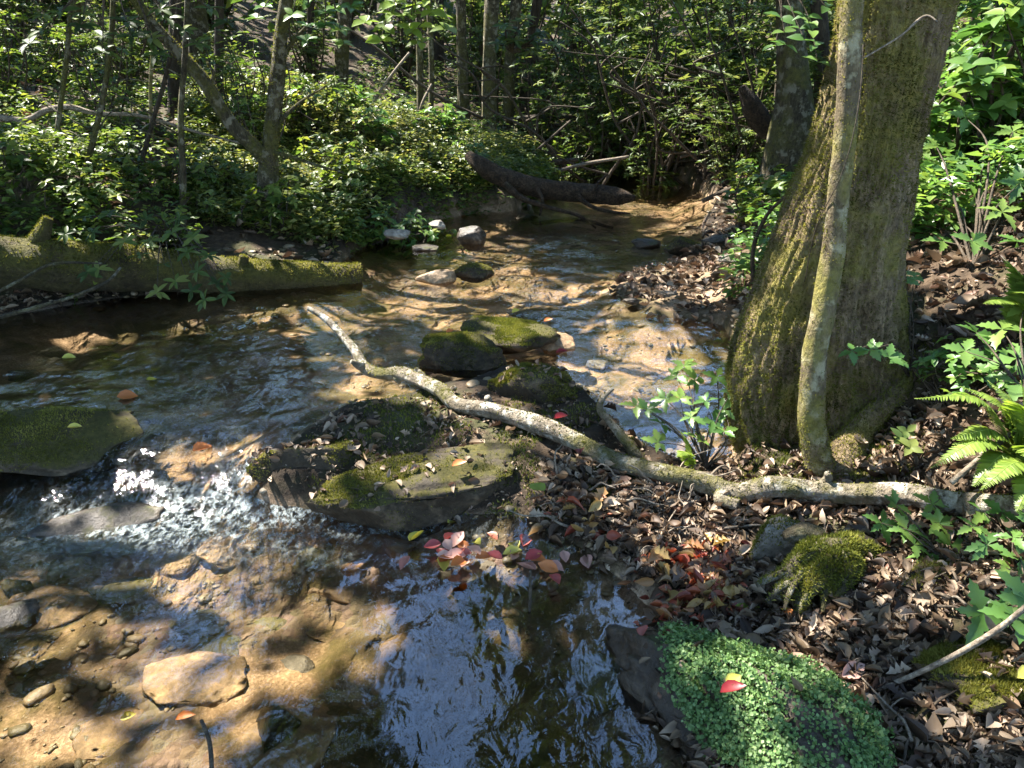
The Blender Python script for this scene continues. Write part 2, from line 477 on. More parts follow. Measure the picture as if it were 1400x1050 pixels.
M['deadlog'] = bark_mat('dead_log', (.04,.026,.014), (.16,.10,.058), (.06,.06,.018), .36, 18., 1., 1.3)
M['twig'] = bark_mat('dry_twig', (.13,.10,.07), (.34,.28,.21), amt=.15, sc=30., stretch=1., bump=.3)
M['darktwig'] = bark_mat('dark_twig', (.04,.03,.02), (.12,.09,.06), amt=.2, sc=30., stretch=1., bump=.3)
M['rockm'] = rock_mat('mossy_rock', (.022,.017,.010), (.075,.055,.034), (.046,.042,.012), .53, .7, .2)
M['rockd'] = rock_mat('wet_dark_rock', (.022,.016,.011), (.07,.052,.034), (.04,.042,.012), .40, .4, .3)
M['rockp'] = rock_mat('pale_rock', (.16,.12,.085), (.34,.27,.20), (.07,.075,.02), .3, .5)
M['rocks'] = rock_mat('sandstone', (.16,.10,.05), (.33,.22,.12), (.08,.07,.02), .32, .55)
M['rocko'] = rock_mat('olive_stone', (.07,.06,.025), (.17,.14,.06), (.07,.07,.015), .45, .5)
M['rockb'] = rock_mat('amber_stone', (.20,.10,.03), (.36,.20,.07), (.08,.07,.02), .2, .45)
M['rockg'] = rock_mat('grey_stone', (.10,.085,.065), (.22,.19,.15), (.06,.06,.02), .28, .5)
M['moss'] = leaf_mat('moss_tufts', [(.04,.042,.008), (.085,.088,.017), (.15,.152,.03), (.25,.23,.06)], .35, .8, .1)
M['mossg'] = leaf_mat('green_moss_tufts', [(.03,.038,.008), (.065,.078,.014), (.13,.14,.025), (.21,.20,.045)], .3, .8, .1)
M['herb'] = leaf_mat('herb_leaf', [(.04,.07,.014), (.07,.12,.022), (.115,.165,.03), (.18,.21,.04)], .42, .46, .3)
M['cover'] = leaf_mat('ground_cover_leaf', [(.045,.066,.016), (.085,.115,.026), (.14,.165,.04), (.26,.25,.07)], .4, .45, .3)
M['rhodo'] = leaf_mat('glossy_shrub_leaf', [(.030,.052,.014), (.05,.082,.020), (.075,.115,.026), (.15,.175,.045)], .38, .48, .25)
M['bright'] = leaf_mat('bright_leaf', [(.05,.11,.025), (.075,.16,.035), (.11,.20,.045), (.17,.25,.05)], .45, .38, .45)
M['fern'] = leaf_mat('fern_leaf', [(.12,.18,.03), (.19,.28,.045), (.27,.35,.07)], .52, .42, .4)
M['creeper'] = leaf_mat('creeper_leaf', [(.05,.10,.028), (.09,.17,.05), (.145,.235,.075), (.26,.34,.15)], .35, .5, .3)
M['crown'] = leaf_mat('crown_leaf', [(.03,.055,.012), (.05,.09,.02), (.085,.14,.025), (.15,.17,.03)], .45, .45, .35)
M['litter'] = leaf_mat('dry_leaf', [(.025,.016,.011), (.06,.037,.022), (.10,.064,.038), (.17,.12,.072), (.15,.105,.065), (.36,.28,.20), (.11,.05,.028)], .15, .6, .3, 1.2)
M['warm'] = leaf_mat('autumn_leaf', [(.10,.03,.02), (.30,.07,.035), (.30,.15,.06), (.34,.23,.07), (.19,.12,.07), (.09,.055,.035)], .25, .45, .4, 1.3)
M['red'] = leaf_mat('red_leaf', [(.26,.03,.03), (.38,.09,.07), (.32,.14,.10)], .3, .4, .4, 1.3)
M['crimson'] = leaf_mat('dark_red_leaf', [(.12,.006,.008), (.18,.012,.012)], .2, .4, .4, 1.3)
M['orange'] = leaf_mat('orange_leaf', [(.42,.13,.03), (.50,.19,.06)], .25, .45, .4, 1.3)
M['yellow'] = leaf_mat('yellow_leaf', [(.42,.38,.06), (.55,.50,.12)], .3, .45, .4, 1.3)
M['pinkleaf'] = leaf_mat('pink_tan_leaf', [(.42,.22,.17), (.50,.32,.25)], .2, .5, .4, 1.3)

# ------------------------------------------------------------------ ground and water
xs = axis(-90, -3.2, 3.2, 90, .03, 1.07); ys = axis(-40, .7, 5.2, 100, .03, 1.045)
X, Y, F = grid(xs, ys)
Hh, sd, w = terrain(X, Y, True)
g = Geo().add(np.stack([X, Y, Hh], 1), F)
bed = sst(-.04, .04, sd + (fbm(np.stack([X, Y], 1)*5, 3, 2)-.5)*.08)
gravelbar = np.exp(-((X-.95)/.75)**2-((Y-4.9)/.7)**2)
bed = np.clip(np.maximum(bed, gravelbar*.8), 0, 1)
tag(obj('ground', g, M['ground'], org=(0, 0, 0), extra={'bed': bed, 'wet': sst(-.3, -.02, sd), 'pool_dark': .9*np.clip(1.25*np.exp(-((X+.06)/.46)**2-((Y-1.38)/.55)**2)-.15*fbm(np.stack([X, Y], 1)*6, 3, 2), 0, 1)}), kind='structure')

xs = axis(-7, -2.9, 1.6, 5, .022, 1.05); ys = axis(.3, .75, 4.2, 13, .022, 1.03)
X, Y, F = grid(xs, ys)
Hh, sd, w = terrain(X, Y, True)
P2 = np.stack([X, Y], 1)
casc = np.exp(-((X+.95)/.85)**2 - ((Y-2.72)/.42)**2)*sst(-.02, .1, sd)        # riffle beside the left boulder
far = sst(3.6, 6, Y)
amp = .005 + .010*casc + .007*far*(.4+.6*vn(P2*1.1, 4))
wav = (fbm(P2*np.array([7, 11]), 3, 21)-.5)*amp*2 + (vn(P2*np.array([2.5, 4]), 8)-.5)*.012*far
wav += casc*.016*(fbm(P2*np.array([9, 5]), 3, 31)-.5)*2
Zw = w + wav*.8
keep = (Hh < w + .12)
F = F[keep[F].any(1)]
foam = np.clip(np.exp(-((X+.72)/.5)**2-((Y-2.55)/.2)**2)*1.1 + .9*np.exp(-((X+1.45)/.45)**2-((Y-2.42)/.14)**2) + .12*casc, 0, 1)
ripple = .5 - .22*sst(-.1, -.6, X)*sst(2.4, 1.9, Y) + 1.0*casc + .55*far + .2*vn(P2*1.6, 12) + .1*sst(-.35, .2, X)*sst(2.2, 1.4, Y)
g = Geo().add(np.stack([X, Y, Zw], 1), F)
tag(obj('water', g, M['water'], org=(0, 0, 0), extra={'ripple': ripple, 'depth': np.clip((w-Hh)/.5, 0, 1), 'foam': foam}), kind='structure')

# ------------------------------------------------------------------ rocks
def ico(sub):
    bm = bmesh.new(); bmesh.ops.create_icosphere(bm, subdivisions=sub, radius=1)
    V = np.array([v.co[:] for v in bm.verts]); F = np.array([[v.index for v in f.verts] for f in bm.faces]); bm.free()
    return V, F
ICO = {k: ico(k) for k in (1, 2, 3, 4, 5)}

def rock_geo(c, s, seed, sub=4, yaw=0., rough=.28, block=.85, tilt=0., facets=15):
    V0, F = ICO[sub]
    V = np.sign(V0)*np.abs(V0)**block
    d = 1 + rough*2*(fbm(V0*1.25+seed*7.7, 3, seed)-.5) + .10*2*(fbm(V0*5+seed*3.1, 3, seed+5)-.5)
    rid = np.abs(fbm(V0*2.2+seed*1.7, 2, seed+9)-.5)*2
    d = d - .10*(1-sst(0, .25, rid))
    V = V*d[:, None]
    rs = np.random.default_rng(seed)
    for k in range(facets):
        nrm = rs.normal(size=3); nrm /= np.linalg.norm(nrm); cut = rs.uniform(.5, .82)
        e = V @ nrm - cut; e = np.where(e > 0, e, 0); V = V - nrm*(e*.88)[:, None]
    cr_ = np.abs(fbm(V*3.1+seed, 3, seed+4)-.5)*2
    V = V*(1 + .13*(fbm(V*5+seed, 4, seed+2)-.5)[:, None] - .07*(1-sst(0, .12, cr_))[:, None])*np.asarray(s)*1.06
    ca, sa = math.cos(tilt), math.sin(tilt)
    V = np.stack([V[:, 0]*ca-V[:, 2]*sa, V[:, 1], V[:, 0]*sa+V[:, 2]*ca], 1)
    c1, s1 = math.cos(yaw), math.sin(yaw)
    V = np.stack([V[:, 0]*c1-V[:, 1]*s1, V[:, 0]*s1+V[:, 1]*c1, V[:, 2]], 1)
    return Geo().add(V+np.asarray(c), F)

def rock(name, box, zb, mat, label, seed, cat='boulder', dr=.75, moss=0, mossmat='moss', group=None, sub=4, yaw=0., block=.85, mln=.0095, sink=.35, tilt=0.):
    x0, x1, y0, y1 = box
    cx = (x0+x1)/2
    f = atz(cx, y1, zb); wdt = (x1-x0)*ppm(f[1], y1); dp = wdt*dr
    Yc = f[1]+dp*.45
    top = aty(cx, y0, Yc+dp*.1)[2]
    ctr = aty(cx, (y0+y1)/2, Yc); hgt = max(top-zb, .03)
    cz = zb+hgt*sink; sz = top-cz
    g = rock_geo((ctr[0], Yc, cz), (wdt/2*1.02, dp/2, sz), seed, max(sub, 4), yaw, .34, block, tilt)
    o = obj(name, g, M[mat], org=(ctr[0], Yc, zb))
    tag(o, label, cat, group)
    if moss:
        def mk(Pc, N):
            return np.clip(N[:, 2]*1.3+.35, 0, 1)*(.05+sst(.44, .54, fbm(Pc*5+seed, 4, 4)))*(Pc[:, 2] > zb+.03)
        Pm, Nm = scatter(g.verts(), g.F, int(moss*3.4), mk)
        mg = Geo(); blades(mg, Pm, Nm, mln, .0024)
        obj('moss', mg, M[mossmat], o, smooth=False)
    if 'gravel bar' in label: BARROCKS.append(g)
    return o, g

UP = .13; BARROCKS = []
rock('boulder', (570,697,447,520), UP-.03, 'rockm', 'dark round mossy boulder in midstream beside the bright green rock', 3, moss=2600, block=.8)
rock('boulder', (622,768,430,494), UP-.03, 'rockm', 'bright green moss topped rock behind the dark round midstream boulder', 8, moss=4200, mossmat='mossg', dr=.9)
rock('boulder', (735,792,452,490), UP-.03, 'rocks', 'bare sunlit tan rock leaning on the green mossy rock', 14, dr=.9)
rock('boulder', (655,822,500,585), UP-.02, 'rockm', 'low moss mound at the far tip of the gravel bar by the pale branch', 17, moss=5000, dr=.7, block=.9)
rock('boulder', (-150,214,558,668), .05, 'rockm', 'large dark mossy boulder at the left edge above the riffle', 21, moss=2800, dr=.6, block=.75, tilt=-.1)
rock('boulder', (570,632,368,394), UP, 'rocks', 'small pale bare rock in the upper stream', 23, sub=3, cat='rock')
rock('boulder', (626,680,359,386), UP, 'rockm', 'small dark mossy rock beside the pale bare rock upstream', 25, moss=500, sub=3, cat='rock')
rock('boulder', (616,675,307,338), UP+.03, 'rockd', 'dark pointed rock below the far left bank', 27, sub=3, cat='rock')
rock('boulder', (556,602,332,346), UP+.03, 'rockd', 'low dark rock left of the pointed rock', 28, sub=3, cat='rock')
rock('boulder', (858,908,323,341), UP+.03, 'rockd', 'flat dark wet rock near the far right shore', 29, sub=3, cat='rock')
rock('boulder', (902,962,320,350), UP+.03, 'rockm', 'olive brown rock at the foot of the far right shore', 31, sub=3, cat='rock', moss=300)
rock('boulder', (30,238,690,754), -.06, 'rockd', 'broad wet slab under the riffle below the left boulder', 33, dr=.5, block=.8, sub=4)
rock('boulder', (-40,48,826,888), -.05, 'rockd', 'dark wet angular rock breaking the lower pool at the left edge', 35, dr=.9, block=.7, cat='rock')
rock('boulder', (352,520,600,680), .03, 'rockm', 'dark mossy rock at the left tip of the gravel bar', 37, moss=1300, dr=.55)
rock('boulder', (405,775,626,740), -.05, 'rockm', 'long low mossy slab along the near edge of the gravel bar', 41, moss=2600, dr=.30, block=.5, sub=5, yaw=.05)
rock('boulder', (560,690,585,628), .10, 'rockm', 'flat mossy hummock in the middle of the gravel bar', 43, moss=900, dr=.7)
rock('boulder', (1015,1100,695,795), .08, 'rockg', 'grey rock wedged under the root beneath the big tree', 45, dr=.7, moss=600)
rock('boulder', (1215,1375,752,862), .14, 'rockm', 'shaded moss covered rock in the right bank under the lobed leaves', 47, moss=3500, dr=.8)
rock('boulder', (1270,1450,885,1015), .16, 'rockm', 'yellow green mossy hummock at the right edge of the litter', 49, moss=5000, dr=1.1, mln=.012, mossmat='moss')
rock('boulder', (1075,1120,690,730), .12, 'rockg', 'small round grey rock tucked below the fallen branch', 50, dr=.8, cat='rock', sub=3)
# the big near boulder with the creeper
p0, p1 = atz(925, 885, .06), atz(1150, 1075, .06)
dv = p1-p0; yw = math.atan2(dv[1], dv[0]); ln_ = np.hypot(dv[0], dv[1]); ctr_ = (p0+p1)/2+np.array([.0, -.02, -.02])
bg = rock_geo((ctr_[0], ctr_[1], -.03), (ln_*.85, .17, .225), 53, 5, yw, .14, .8, 0, 4)
tag(obj('boulder', bg, M['rockd'], org=(ctr_[0], ctr_[1], -.1)), 'large boulder under a green creeper mat at the bottom of the picture', 'boulder')
BIGROCK = bg

# stones on the bed
stones = [(200,322,838,884,'rocko','olive rounded stone under clear water in the lower pool'),
 (247,335,884,930,'rocko','smooth brown stone touching the wide tan slab underwater'),
 (190,345,905,990,'rocks','wide tan slab underwater near the bottom edge'),
 (408,532,783,838,'rocks','flat tan stone just under the surface below the gravel bar'),
 (384,465,742,790,'rocko','round mossy green stone underwater at the slab foot'),
 (458,514,768,800,'rockb','small amber stone beside the flat tan stone'),
 (95,335,735,812,'rocks','broad tan rock shelf underwater below the riffle'),
 (250,380,735,790,'rocks','rippled brown rock shelf beside the tan shelf'),
 (60,140,760,800,'rocko','olive stone in the shallow left margin under the slab'),
 (0,50,785,830,'rocko','squarish olive stone at the left edge of the pool'),
 (340,420,960,1040,'rockd','upright dark stone near the bottom stick'),
 (470,640,865,960,'rocks','smooth tan stone fading under the blue reflection'),
 (660,740,815,850,'rocks','oval tan stone under the green reflection'),
 (690,735,850,872,'rockb','small orange stone under the green reflection'),
 (760,900,900,980,'rocko','dim olive stone below the near boulder edge'),
 (285,470,985,1090,'rocks','tan brown slab at the bottom edge of the pool'),
 (150,190,845,870,'rockg','grey pebble like stone by the sand bar'),
 (520,570,740,770,'rocks','tan stone at the leaf raft edge'),
 (700,780,1000,1060,'rocko','olive stone at the bottom under the sky reflection'),
 (20,150,838,872,'rocks','flat tan slab underwater below the left margin stone'),(100,215,868,905,'rocks','long tan slab underwater left of the rounded stone'),
 (330,420,850,890,'rocko','flat olive slab underwater right of the rounded stone'),(400,500,845,880,'rocks','thin tan slab underwater before the flat tan stone'),
 (-20,110,955,1010,'rocks','broad pale slab underwater at the lower left edge'),(90,215,1000,1050,'rocks','pale slab underwater beside the wide tan slab'),
 (130,235,815,842,'rocko','olive slab underwater behind the rounded stone'),(225,310,795,822,'rocks','small tan slab underwater below the rock shelf'),
 (530,640,800,840,'rocko','olive slab underwater right of the flat tan stone'),(600,690,770,800,'rockg','grey slab under the floating leaf raft'),
 (375,440,905,940,'rockg','grey angular stone underwater at the rim of the blue reflection'),(0,70,885,915,'rockg','grey slab underwater at the left edge above the sand'),
 (5,60,500,530,'rockd','dark stone in the left shallows'),(120,170,480,500,'rocko','olive stone off the left bank'),
 (60,120,418,440,'rockd','dark stone on the shore under the log'),(150,240,420,446,'rockd','long dark stone on the shore under the shrub'),
 (440,470,430,446,'rockd','dark stone awash near the branch tip'),(500,560,450,466,'rockd','flat dark stone awash left of the round boulder'),
 (690,740,420,440,'rockd','dark stone behind the green mossy rock'),(800,840,490,508,'rockg','grey stone in the sunlit shallows'),
 (840,880,560,585,'rockd','dark stone in the right channel'),(930,990,600,635,'rockd','black wet rock at the foot of the big tree'),
 (520,560,310,326,'rockg','grey flat stone at the far left shore'),(585,612,300,312,'rockg','grey stone under the far bank'),
 (700,735,292,304,'rockd','dark stone below the fallen log'),(740,775,285,299,'rockd','wet stone under the log end'),
 (960,1010,318,335,'rockd','dark shore stone far right'),(975,1025,345,362,'rockg','grey stone on the leafy far bar'),
 (895,930,395,410,'rockg','grey stone amid the bright leaf bar'),(850,880,405,418,'rockd','dark stone at the bar tip'),
 (200,250,690,715,'rockd','dark wet stone in the riffle'),(300,345,690,715,'rockd','small wet stone awash in the foam')]
for i, (a, b, c, d, mt, lb) in enumerate(stones):
    lower = d > 735
    P = atz((a+b)/2, d, -.13 if lower else .1)
    z0 = TH(P[0], P[1]+.05) - .02
    rock('stone', (a, b, c, d), z0, mt, lb, 60+i, cat='stone', dr=.95 if 'slab' in lb else .8, sub=3 if d < 700 else 4, group='stones in the stream')

# ------------------------------------------------------------------ pebbles
def pebbles(n, region, smin, smax, mask, name, mat):
    g = Geo(); V0, F0 = ICO[2]
    x = rng.uniform(region[0], region[1], n); y = rng.uniform(region[2], region[3], n)
    h, sd, w = terrain(x, y, True)
    k = mask(x, y, sd, h, w); x, y, h = x[k], y[k], h[k]; n = len(x)
    sz = smin*(smax/smin)**(rng.random(n)**2.2)
    base = [V0*(1+.35*(fbm(V0*1.3+s*5, 2, s)-.5)*2)[:, None] for s in range(8)]
    for s in range(8):
        i = np.arange(s, n, 8)
        a = rng.random(len(i))*6.28; sc = sz[i][:, None]*rng.uniform([.7, .5, .25], [1.3, .9, .5], (len(i), 3))
        V = base[s][None]*sc[:, None]
        c, q = np.cos(a)[:, None], np.sin(a)[:, None]
        V = np.stack([V[..., 0]*c-V[..., 1]*q, V[..., 0]*q+V[..., 1]*c, V[..., 2]], -1)
        V += np.stack([x[i], y[i], h[i]+sc[:, 2]*.05], 1)[:, None]
        g.add(V.reshape(-1, 3), (F0[None]+(np.arange(len(i))*len(V0))[:, None, None]).reshape(-1, 3), np.repeat(rng.random(len(i)), len(V0)))
    return obj(name, g, M[mat], org=(0, 0, 0))
m = NT('pebble_stone'); r_ = m.attr('rnd'); v_ = m.coord()
c_ = m.ramp(r_, [(0., (.05,.04,.028)), (.3, (.13,.10,.05)), (.55, (.24,.16,.085)), (.8, (.30,.22,.14)), (1., (.20,.17,.13))])
c_ = m.mixc(m.math('MULTIPLY', m.noise(v_, 50., 5, .7), .8), c_, (.06,.05,.02))
M['pebble'] = m.done(m.pbr(c_, .5, .4, m.bump(m.noise(v_, 80., 4), .4, .01)))
o = pebbles(5200, (-3, 1, .8, 3.2), .005, .036, lambda x, y, sd, h, w: (sd > -.03) & (fbm(np.stack([x, y], 1)*1.7, 3, 6) > .47), 'gravel', 'pebble')
tag(o, 'loose gravel and pebbles on the bed of the lower pool', 'gravel', kind='stuff')
o = pebbles(700, (-4.2, -1.2, 4., 6.2), .012, .06, lambda x, y, sd, h, w: (sd > -.5) & (sd < .06), 'gravel', 'pebble')
tag(o, 'dark gravel on the left shore under the mossy log', 'gravel', kind='stuff')
o = pebbles(4200, (-3.5, 2.4, 3., 8), .008, .042, lambda x, y, sd, h, w: (sd > -.25) & (fbm(np.stack([x, y], 1)*1.2, 3, 6) > .45), 'gravel', 'pebble')
tag(o, 'gravel along the shallow upper stream and its bar', 'gravel', kind='stuff')

# ------------------------------------------------------------------ main trees
TREES = []          # (root, x, y) of the trees that carry the canopy

def pxpath(L):      # (px, py, Y, radius_px) -> points and radii
    P = np.array([aty(a, b, c) for a, b, c, d in L]); r = np.array([d*ppm(c, b) for a, b, c, d in L])
    return P, r

# big mossy tree
YT = 2.78
edges = [(700,1070,1170),(660,1040,1205),(620,1012,1232),(560,998,1238),(505,997,1236),(450,1008,1232),(400,1025,1231),(340,1050,1235),(280,1072,1244),(210,1102,1255),(140,1124,1270),(60,1140,1290),(0,1148,1306),(-120,1165,1330)]
rows = []
for py, a, b in edges:
    p = aty((a+b)/2, py, YT); rows.append((p[0], p[1], p[2], (b-a)/2*ppm(YT, py)))
p = rows[-1]
for dz in (1., 2., 3.5, 5., 7., 9.): rows.append((p[0]+.03*dz, p[1]+.02*dz, p[2]+dz, p[3]*(1-.075*dz)))
rows = np.array(rows); dd = np.r_[0, np.cumsum(np.abs(np.diff(rows[:, 2])))]
zt = np.r_[np.linspace(0, 1.9, 300), np.linspace(1.92, dd[-1], 50)]
rows = np.stack([np.interp(zt, dd, rows[:, k]) for k in range(4)], 1)
for _ in range(14): rows[1:-1] = .25*rows[:-2]+.5*rows[1:-1]+.25*rows[2:]
nph = 300; ph = np.linspace(0, 2*np.pi, nph, endpoint=False)
c_, s_ = np.cos(ph), np.sin(ph); lowf = np.clip(1-(zt/1.4), 0, 1)[:, None]
rr = rows[:, 3:4]*(1+.05*np.cos(2*ph-1.)[None]*1 + .05*lowf*np.cos(3*ph+2.2)[None] + .04*lowf*np.cos(5*ph+1)[None])
# groove behind the pale sapling
gro = np.exp(-((ph[None]-(4.52+.03*zt[:, None]))/.16)**2); rr = rr*(1-.10*gro)
Pn = np.stack([c_[None]*1.2+0*zt[:, None], s_[None]*1.2+0*zt[:, None], zt[:, None]*1.6+0*ph[None]], -1)
fur = np.abs(fbm(Pn*np.array([9, 9, 4.2])+.6*fbm(Pn*4, 2, 70)[..., None], 3, 78)-.5)*2
rr = rr*(1+.13*2*(fbm(Pn*1.3, 4, 77)-.5) - .042*(1-sst(0, .35, fur)) + .035*2*(fbm(Pn*np.array([22, 22, 14]), 3, 79)-.5))
rr = rr*(1-.16*np.exp(-((ph[None]-(5.0-.06*zt[:, None]))/.13)**2)*sst(1.6, .5, zt)[:, None])
V = np.stack([rows[:, 0:1]+rr*c_, rows[:, 1:2]+rr*s_*.85, rows[:, 2:3]+0*rr], -1).reshape(-1, 3)
mrows = len(rows); a_ = (np.arange(mrows-1)[:, None]*nph+np.arange(nph)[None]).ravel(); b_ = (np.arange(mrows-1)[:, None]*nph+(np.arange(nph)[None]+1) % nph).ravel()
tg = Geo().add(V, np.stack([a_, b_, b_+nph, a_+nph], 1))
base = (rows[0, 0], rows[0, 1], rows[0, 2])
BIG = empty('mossy_tree', base, 'massive moss covered tree trunk on the right bank beside the stream', 'tree')
obj('trunk', tg, M['bigbark'], BIG)
def tm(Pc, N):
    return (Pc[:, 2] < 2.3)*(N[:, 1] < .35)*(.06+sst(.42, .6, fbm(Pc*3.2, 4, 41))+.9*sst(.1, -.5, N[:, 0])+.6*sst(.9, .2, Pc[:, 2]))
Pm, Nm = scatter(tg.verts(), tg.F, 60000, tm)
mg = Geo(); blades(mg, Pm, Nm, .012, .0022, -.1); obj('moss', mg, M['moss'], BIG, smooth=False)
g = Geo()
for L in ([(1150,668,2.40,26),(1152,640,2.42,30),(1165,608,2.46,23),(1190,575,2.5,17),(1220,545,2.56,14),(1245,515,2.66,12)],):
    P, r = pxpath(L); tube(g, P, r, 16, 24, .12, 8, 3)
gr = obj('root', g, M['bigbark'], BIG)
Pm, Nm = scatter(g.verts(), g.F, 6000); mg = Geo(); blades(mg, Pm, Nm, .010, .0025); obj('moss', mg, M['moss'], gr, smooth=False)
g = Geo()
for L in ([(1060,640,2.6,24),(1040,672,2.5,18),(1030,700,2.4,10)], [(1120,650,2.6,24),(1110,690,2.45,15),(1100,720,2.3,8)]):
    P, r = pxpath(L); tube(g, P, r, 14, 18, .15, 8, 5)
obj('root', g, M['bigbark'], BIG)
TREES.append((BIG, 1.5, 2.9))

# pale sapling hugging the trunk
L = [(1136,668,2.38,16),(1126,650,2.39,18.5),(1117,618,2.39,18.5),(1111,580,2.39,17.5),(1110,535,2.39,17),(1116,470,2.40,16.5),(1128,415,2.41,16),(1138,350,2.42,15.5),(1147,270,2.43,15),(1156,180,2.44,14.5),(1161,90,2.46,15),(1166,0,2.48,15),(1174,-100,2.5,15)]
P, r = pxpath(L)
P = np.vstack([P, P[-1]+np.array([.02, .05, .8]), P[-1]+np.array([-.1, .2, 2.2]), P[-1]+np.array([-.3, .5, 4.5])]); r = np.r_[r, .032, .026, .016]
SAP = empty('pale_sapling', P[0], 'slender pale sapling trunk curving up against the massive mossy tree', 'sapling')
g = Geo(); tube(g, P, r, 24, 220, .2, 9, 12); obj('trunk', g, M['palebark'], SAP)
def sm(Pc, N): return (Pc[:, 2] < 1.9)*(sst(.5, .62, fbm(Pc*6, 3, 5))*.6+.15+1.2*(Pc[:, 2] < .42))*(N[:, 1] < .4)
Pm, Nm = scatter(g.verts(), g.F, 3200, sm); mg = Geo(); blades(mg, Pm, Nm, .008, .0022); obj('moss', mg, M['moss'], SAP, smooth=False)
TREES.append((SAP, .9, 3.6))

# forked leaning tree on the left bank
Yk = 6.3
FORK = empty('forked_tree', aty(362, 332, Yk), 'forked tree on the left bank with one stem leaning far left', 'tree')
g = Geo()
P, r = pxpath([(360,345,Yk,17),(362,325,Yk,13),(364,280,Yk,12.5),(367,235,Yk,13),(368,210,Yk,11),(375,150,Yk,10.5),(380,100,Yk,10),(384,50,Yk,9),(392,0,Yk,9),(400,-60,Yk,8.5)])
P = np.vstack([P, P[-1]+np.array([.2, .4, 2.5]), P[-1]+np.array([.3, .8, 5.5])]); r = np.r_[r, .04, .02]
tube(g, P, r, 16, 90, .16, 5, 31)
P, r = pxpath([(366,225,Yk,9),(352,205,Yk-.05,10),(322,177,Yk-.1,9.5),(300,145,Yk-.15,9),(284,118,Yk-.2,9.5),(258,86,Yk-.2,8.5),(232,58,Yk-.2,8),(205,28,Yk-.2,7),(185,0,Yk-.2,7),(150,-50,Yk-.2,6)])
P = np.vstack([P, P[-1]+np.array([-.8, .2, 1.6]), P[-1]+np.array([-1.5, .3, 3.6])]); r = np.r_[r, .03, .015]
tube(g, P, r, 14, 80, .16, 5, 33)
for L in ([(362,205,Yk,4),(400,215,Yk-.1,2.6),(440,228,Yk-.2,2),(470,236,Yk-.3,1)], [(285,120,Yk-.2,3.5),(292,100,Yk-.2,2.6),(283,85,Yk-.2,1.5)], [(381,95,Yk,4),(398,60,Yk,3),(420,35,Yk,2)], [(378,170,Yk,4),(410,140,Yk+.1,2),(445,118,Yk+.2,1)]):
    P, r = pxpath(L); tube(g, P, r, 6, 14, .1, 5, 3)
obj('trunk', g, M['bark'], FORK)
Pm, Nm = scatter(g.verts(), g.F, 5000, lambda Pc, N: (Pc[:, 2] < 2.6)*sst(.4, .6, fbm(Pc*3, 3, 8))); mg = Geo(); blades(mg, Pm, Nm, .014, .004); obj('moss', mg, M['moss'], FORK, smooth=False)
TREES.append((FORK, -2.1, 6.8))

# ------------------------------------------------------------------ logs and branches
def log_thing(name, L, mat, label, cat, n=16, steps=60, lump=.15, seed=0, moss=0, mossmat='moss', mln=.014, group=None, extra=()):
    P, r = pxpath(L); g = Geo(); tube(g, P, r, n, steps, lump, 5, seed)
    for L2 in extra:
        P2, r2 = pxpath(L2); tube(g, P2, r2, max(6, n-6), max(10, steps//3), lump, 7, seed+1)
    o = obj(name, g, M[mat]); tag(o, label, cat, group)
    if moss:
        Pm, Nm = scatter(g.verts(), g.F, moss, lambda Pc, N: np.clip(N[:, 2]+.3, 0, 1)*(.15+sst(.38, .55, fbm(Pc*4, 3, seed))))
        mg = Geo(); blades(mg, Pm, Nm, mln, .004); obj('moss', mg, M[mossmat], o, smooth=False)
    return o

log_thing('mossy_log', [(-190,330,4.4,40),(-60,350,4.6,38),(40,360,4.8,35),(150,367,4.95,33),(260,374,5.1,27),(380,380,5.25,24),(460,382,5.35,23),(492,383,5.4,21)], 'log',
          'thick mossy log lying from the left bank out over the water', 'log', 28, 160, .24, 4, moss=16000,
          extra=[[(40,345,4.8,12),(58,318,4.82,10),(66,298,4.84,6)], [(330,370,5.15,8),(334,350,5.15,6)]])
log_thing('fallen_log', [(640,212,8.2,6),(655,224,8.1,10),(680,240,8.05,12.5),(716,252,8.0,13),(770,261,8.0,13),(820,266,8.0,12.5),(850,269,8.0,11),(868,271,8.0,4)], 'deadlog',
          'dark dead log sloping off the far bank across the stream', 'log', 24, 160, .22, 6,
          extra=[[(790,268,7.9,4),(805,280,7.85,3),(838,290,7.8,2.4),(862,292,7.8,1.2)], [(690,252,7.9,5),(715,272,7.8,4),(745,282,7.75,3),(800,300,7.7,2),(815,312,7.7,1.2)], [(735,258,7.9,3),(742,275,7.8,2.4),(738,295,7.75,1.2)], [(812,262,7.9,3),(818,250,7.9,2),(830,238,7.9,1)]])
BR = [(421,421,3.78,3.5),(445,436,3.72,5.5),(468,458,3.66,6.5),(486,482,3.58,7.5),(498,500,3.5,9),(520,510,3.44,9.5),(548,513,3.38,11),(572,517,3.32,11),(600,534,3.24,11.5),(632,552,3.16,11.5),(665,562,3.08,12.5),(700,568,3.0,13),
      (740,580,2.93,15),(790,607,2.82,14),(850,631,2.68,14),(910,650,2.54,14),(960,660,2.46,15),(1005,670,2.36,16),(1055,668,2.3,19),(1100,668,2.27,17),(1160,674,2.24,16),(1230,678,2.21,17),(1300,684,2.18,17),(1400,692,2.13,16),(1480,700,2.08,15)]
def rest(px, py, clear):
    p = gpt(px, py, .15); c = np.array([0, 0, CAMH])
    for k in range(60):
        q = c+(p-c)*(1-.004*k)
        if q[2]-TH(q[0], q[1]) >= clear: return q[1]
    return q[1]
BRY = [min(c, rest(a, b, d*.0028)) if a > 590 else c for a, b, c, d in BR]
for _ in range(2): BRY = [min(BRY[i], (BRY[max(0, i-1)]+BRY[i]*2+BRY[min(len(BR)-1, i+1)])/4) for i in range(len(BR))]
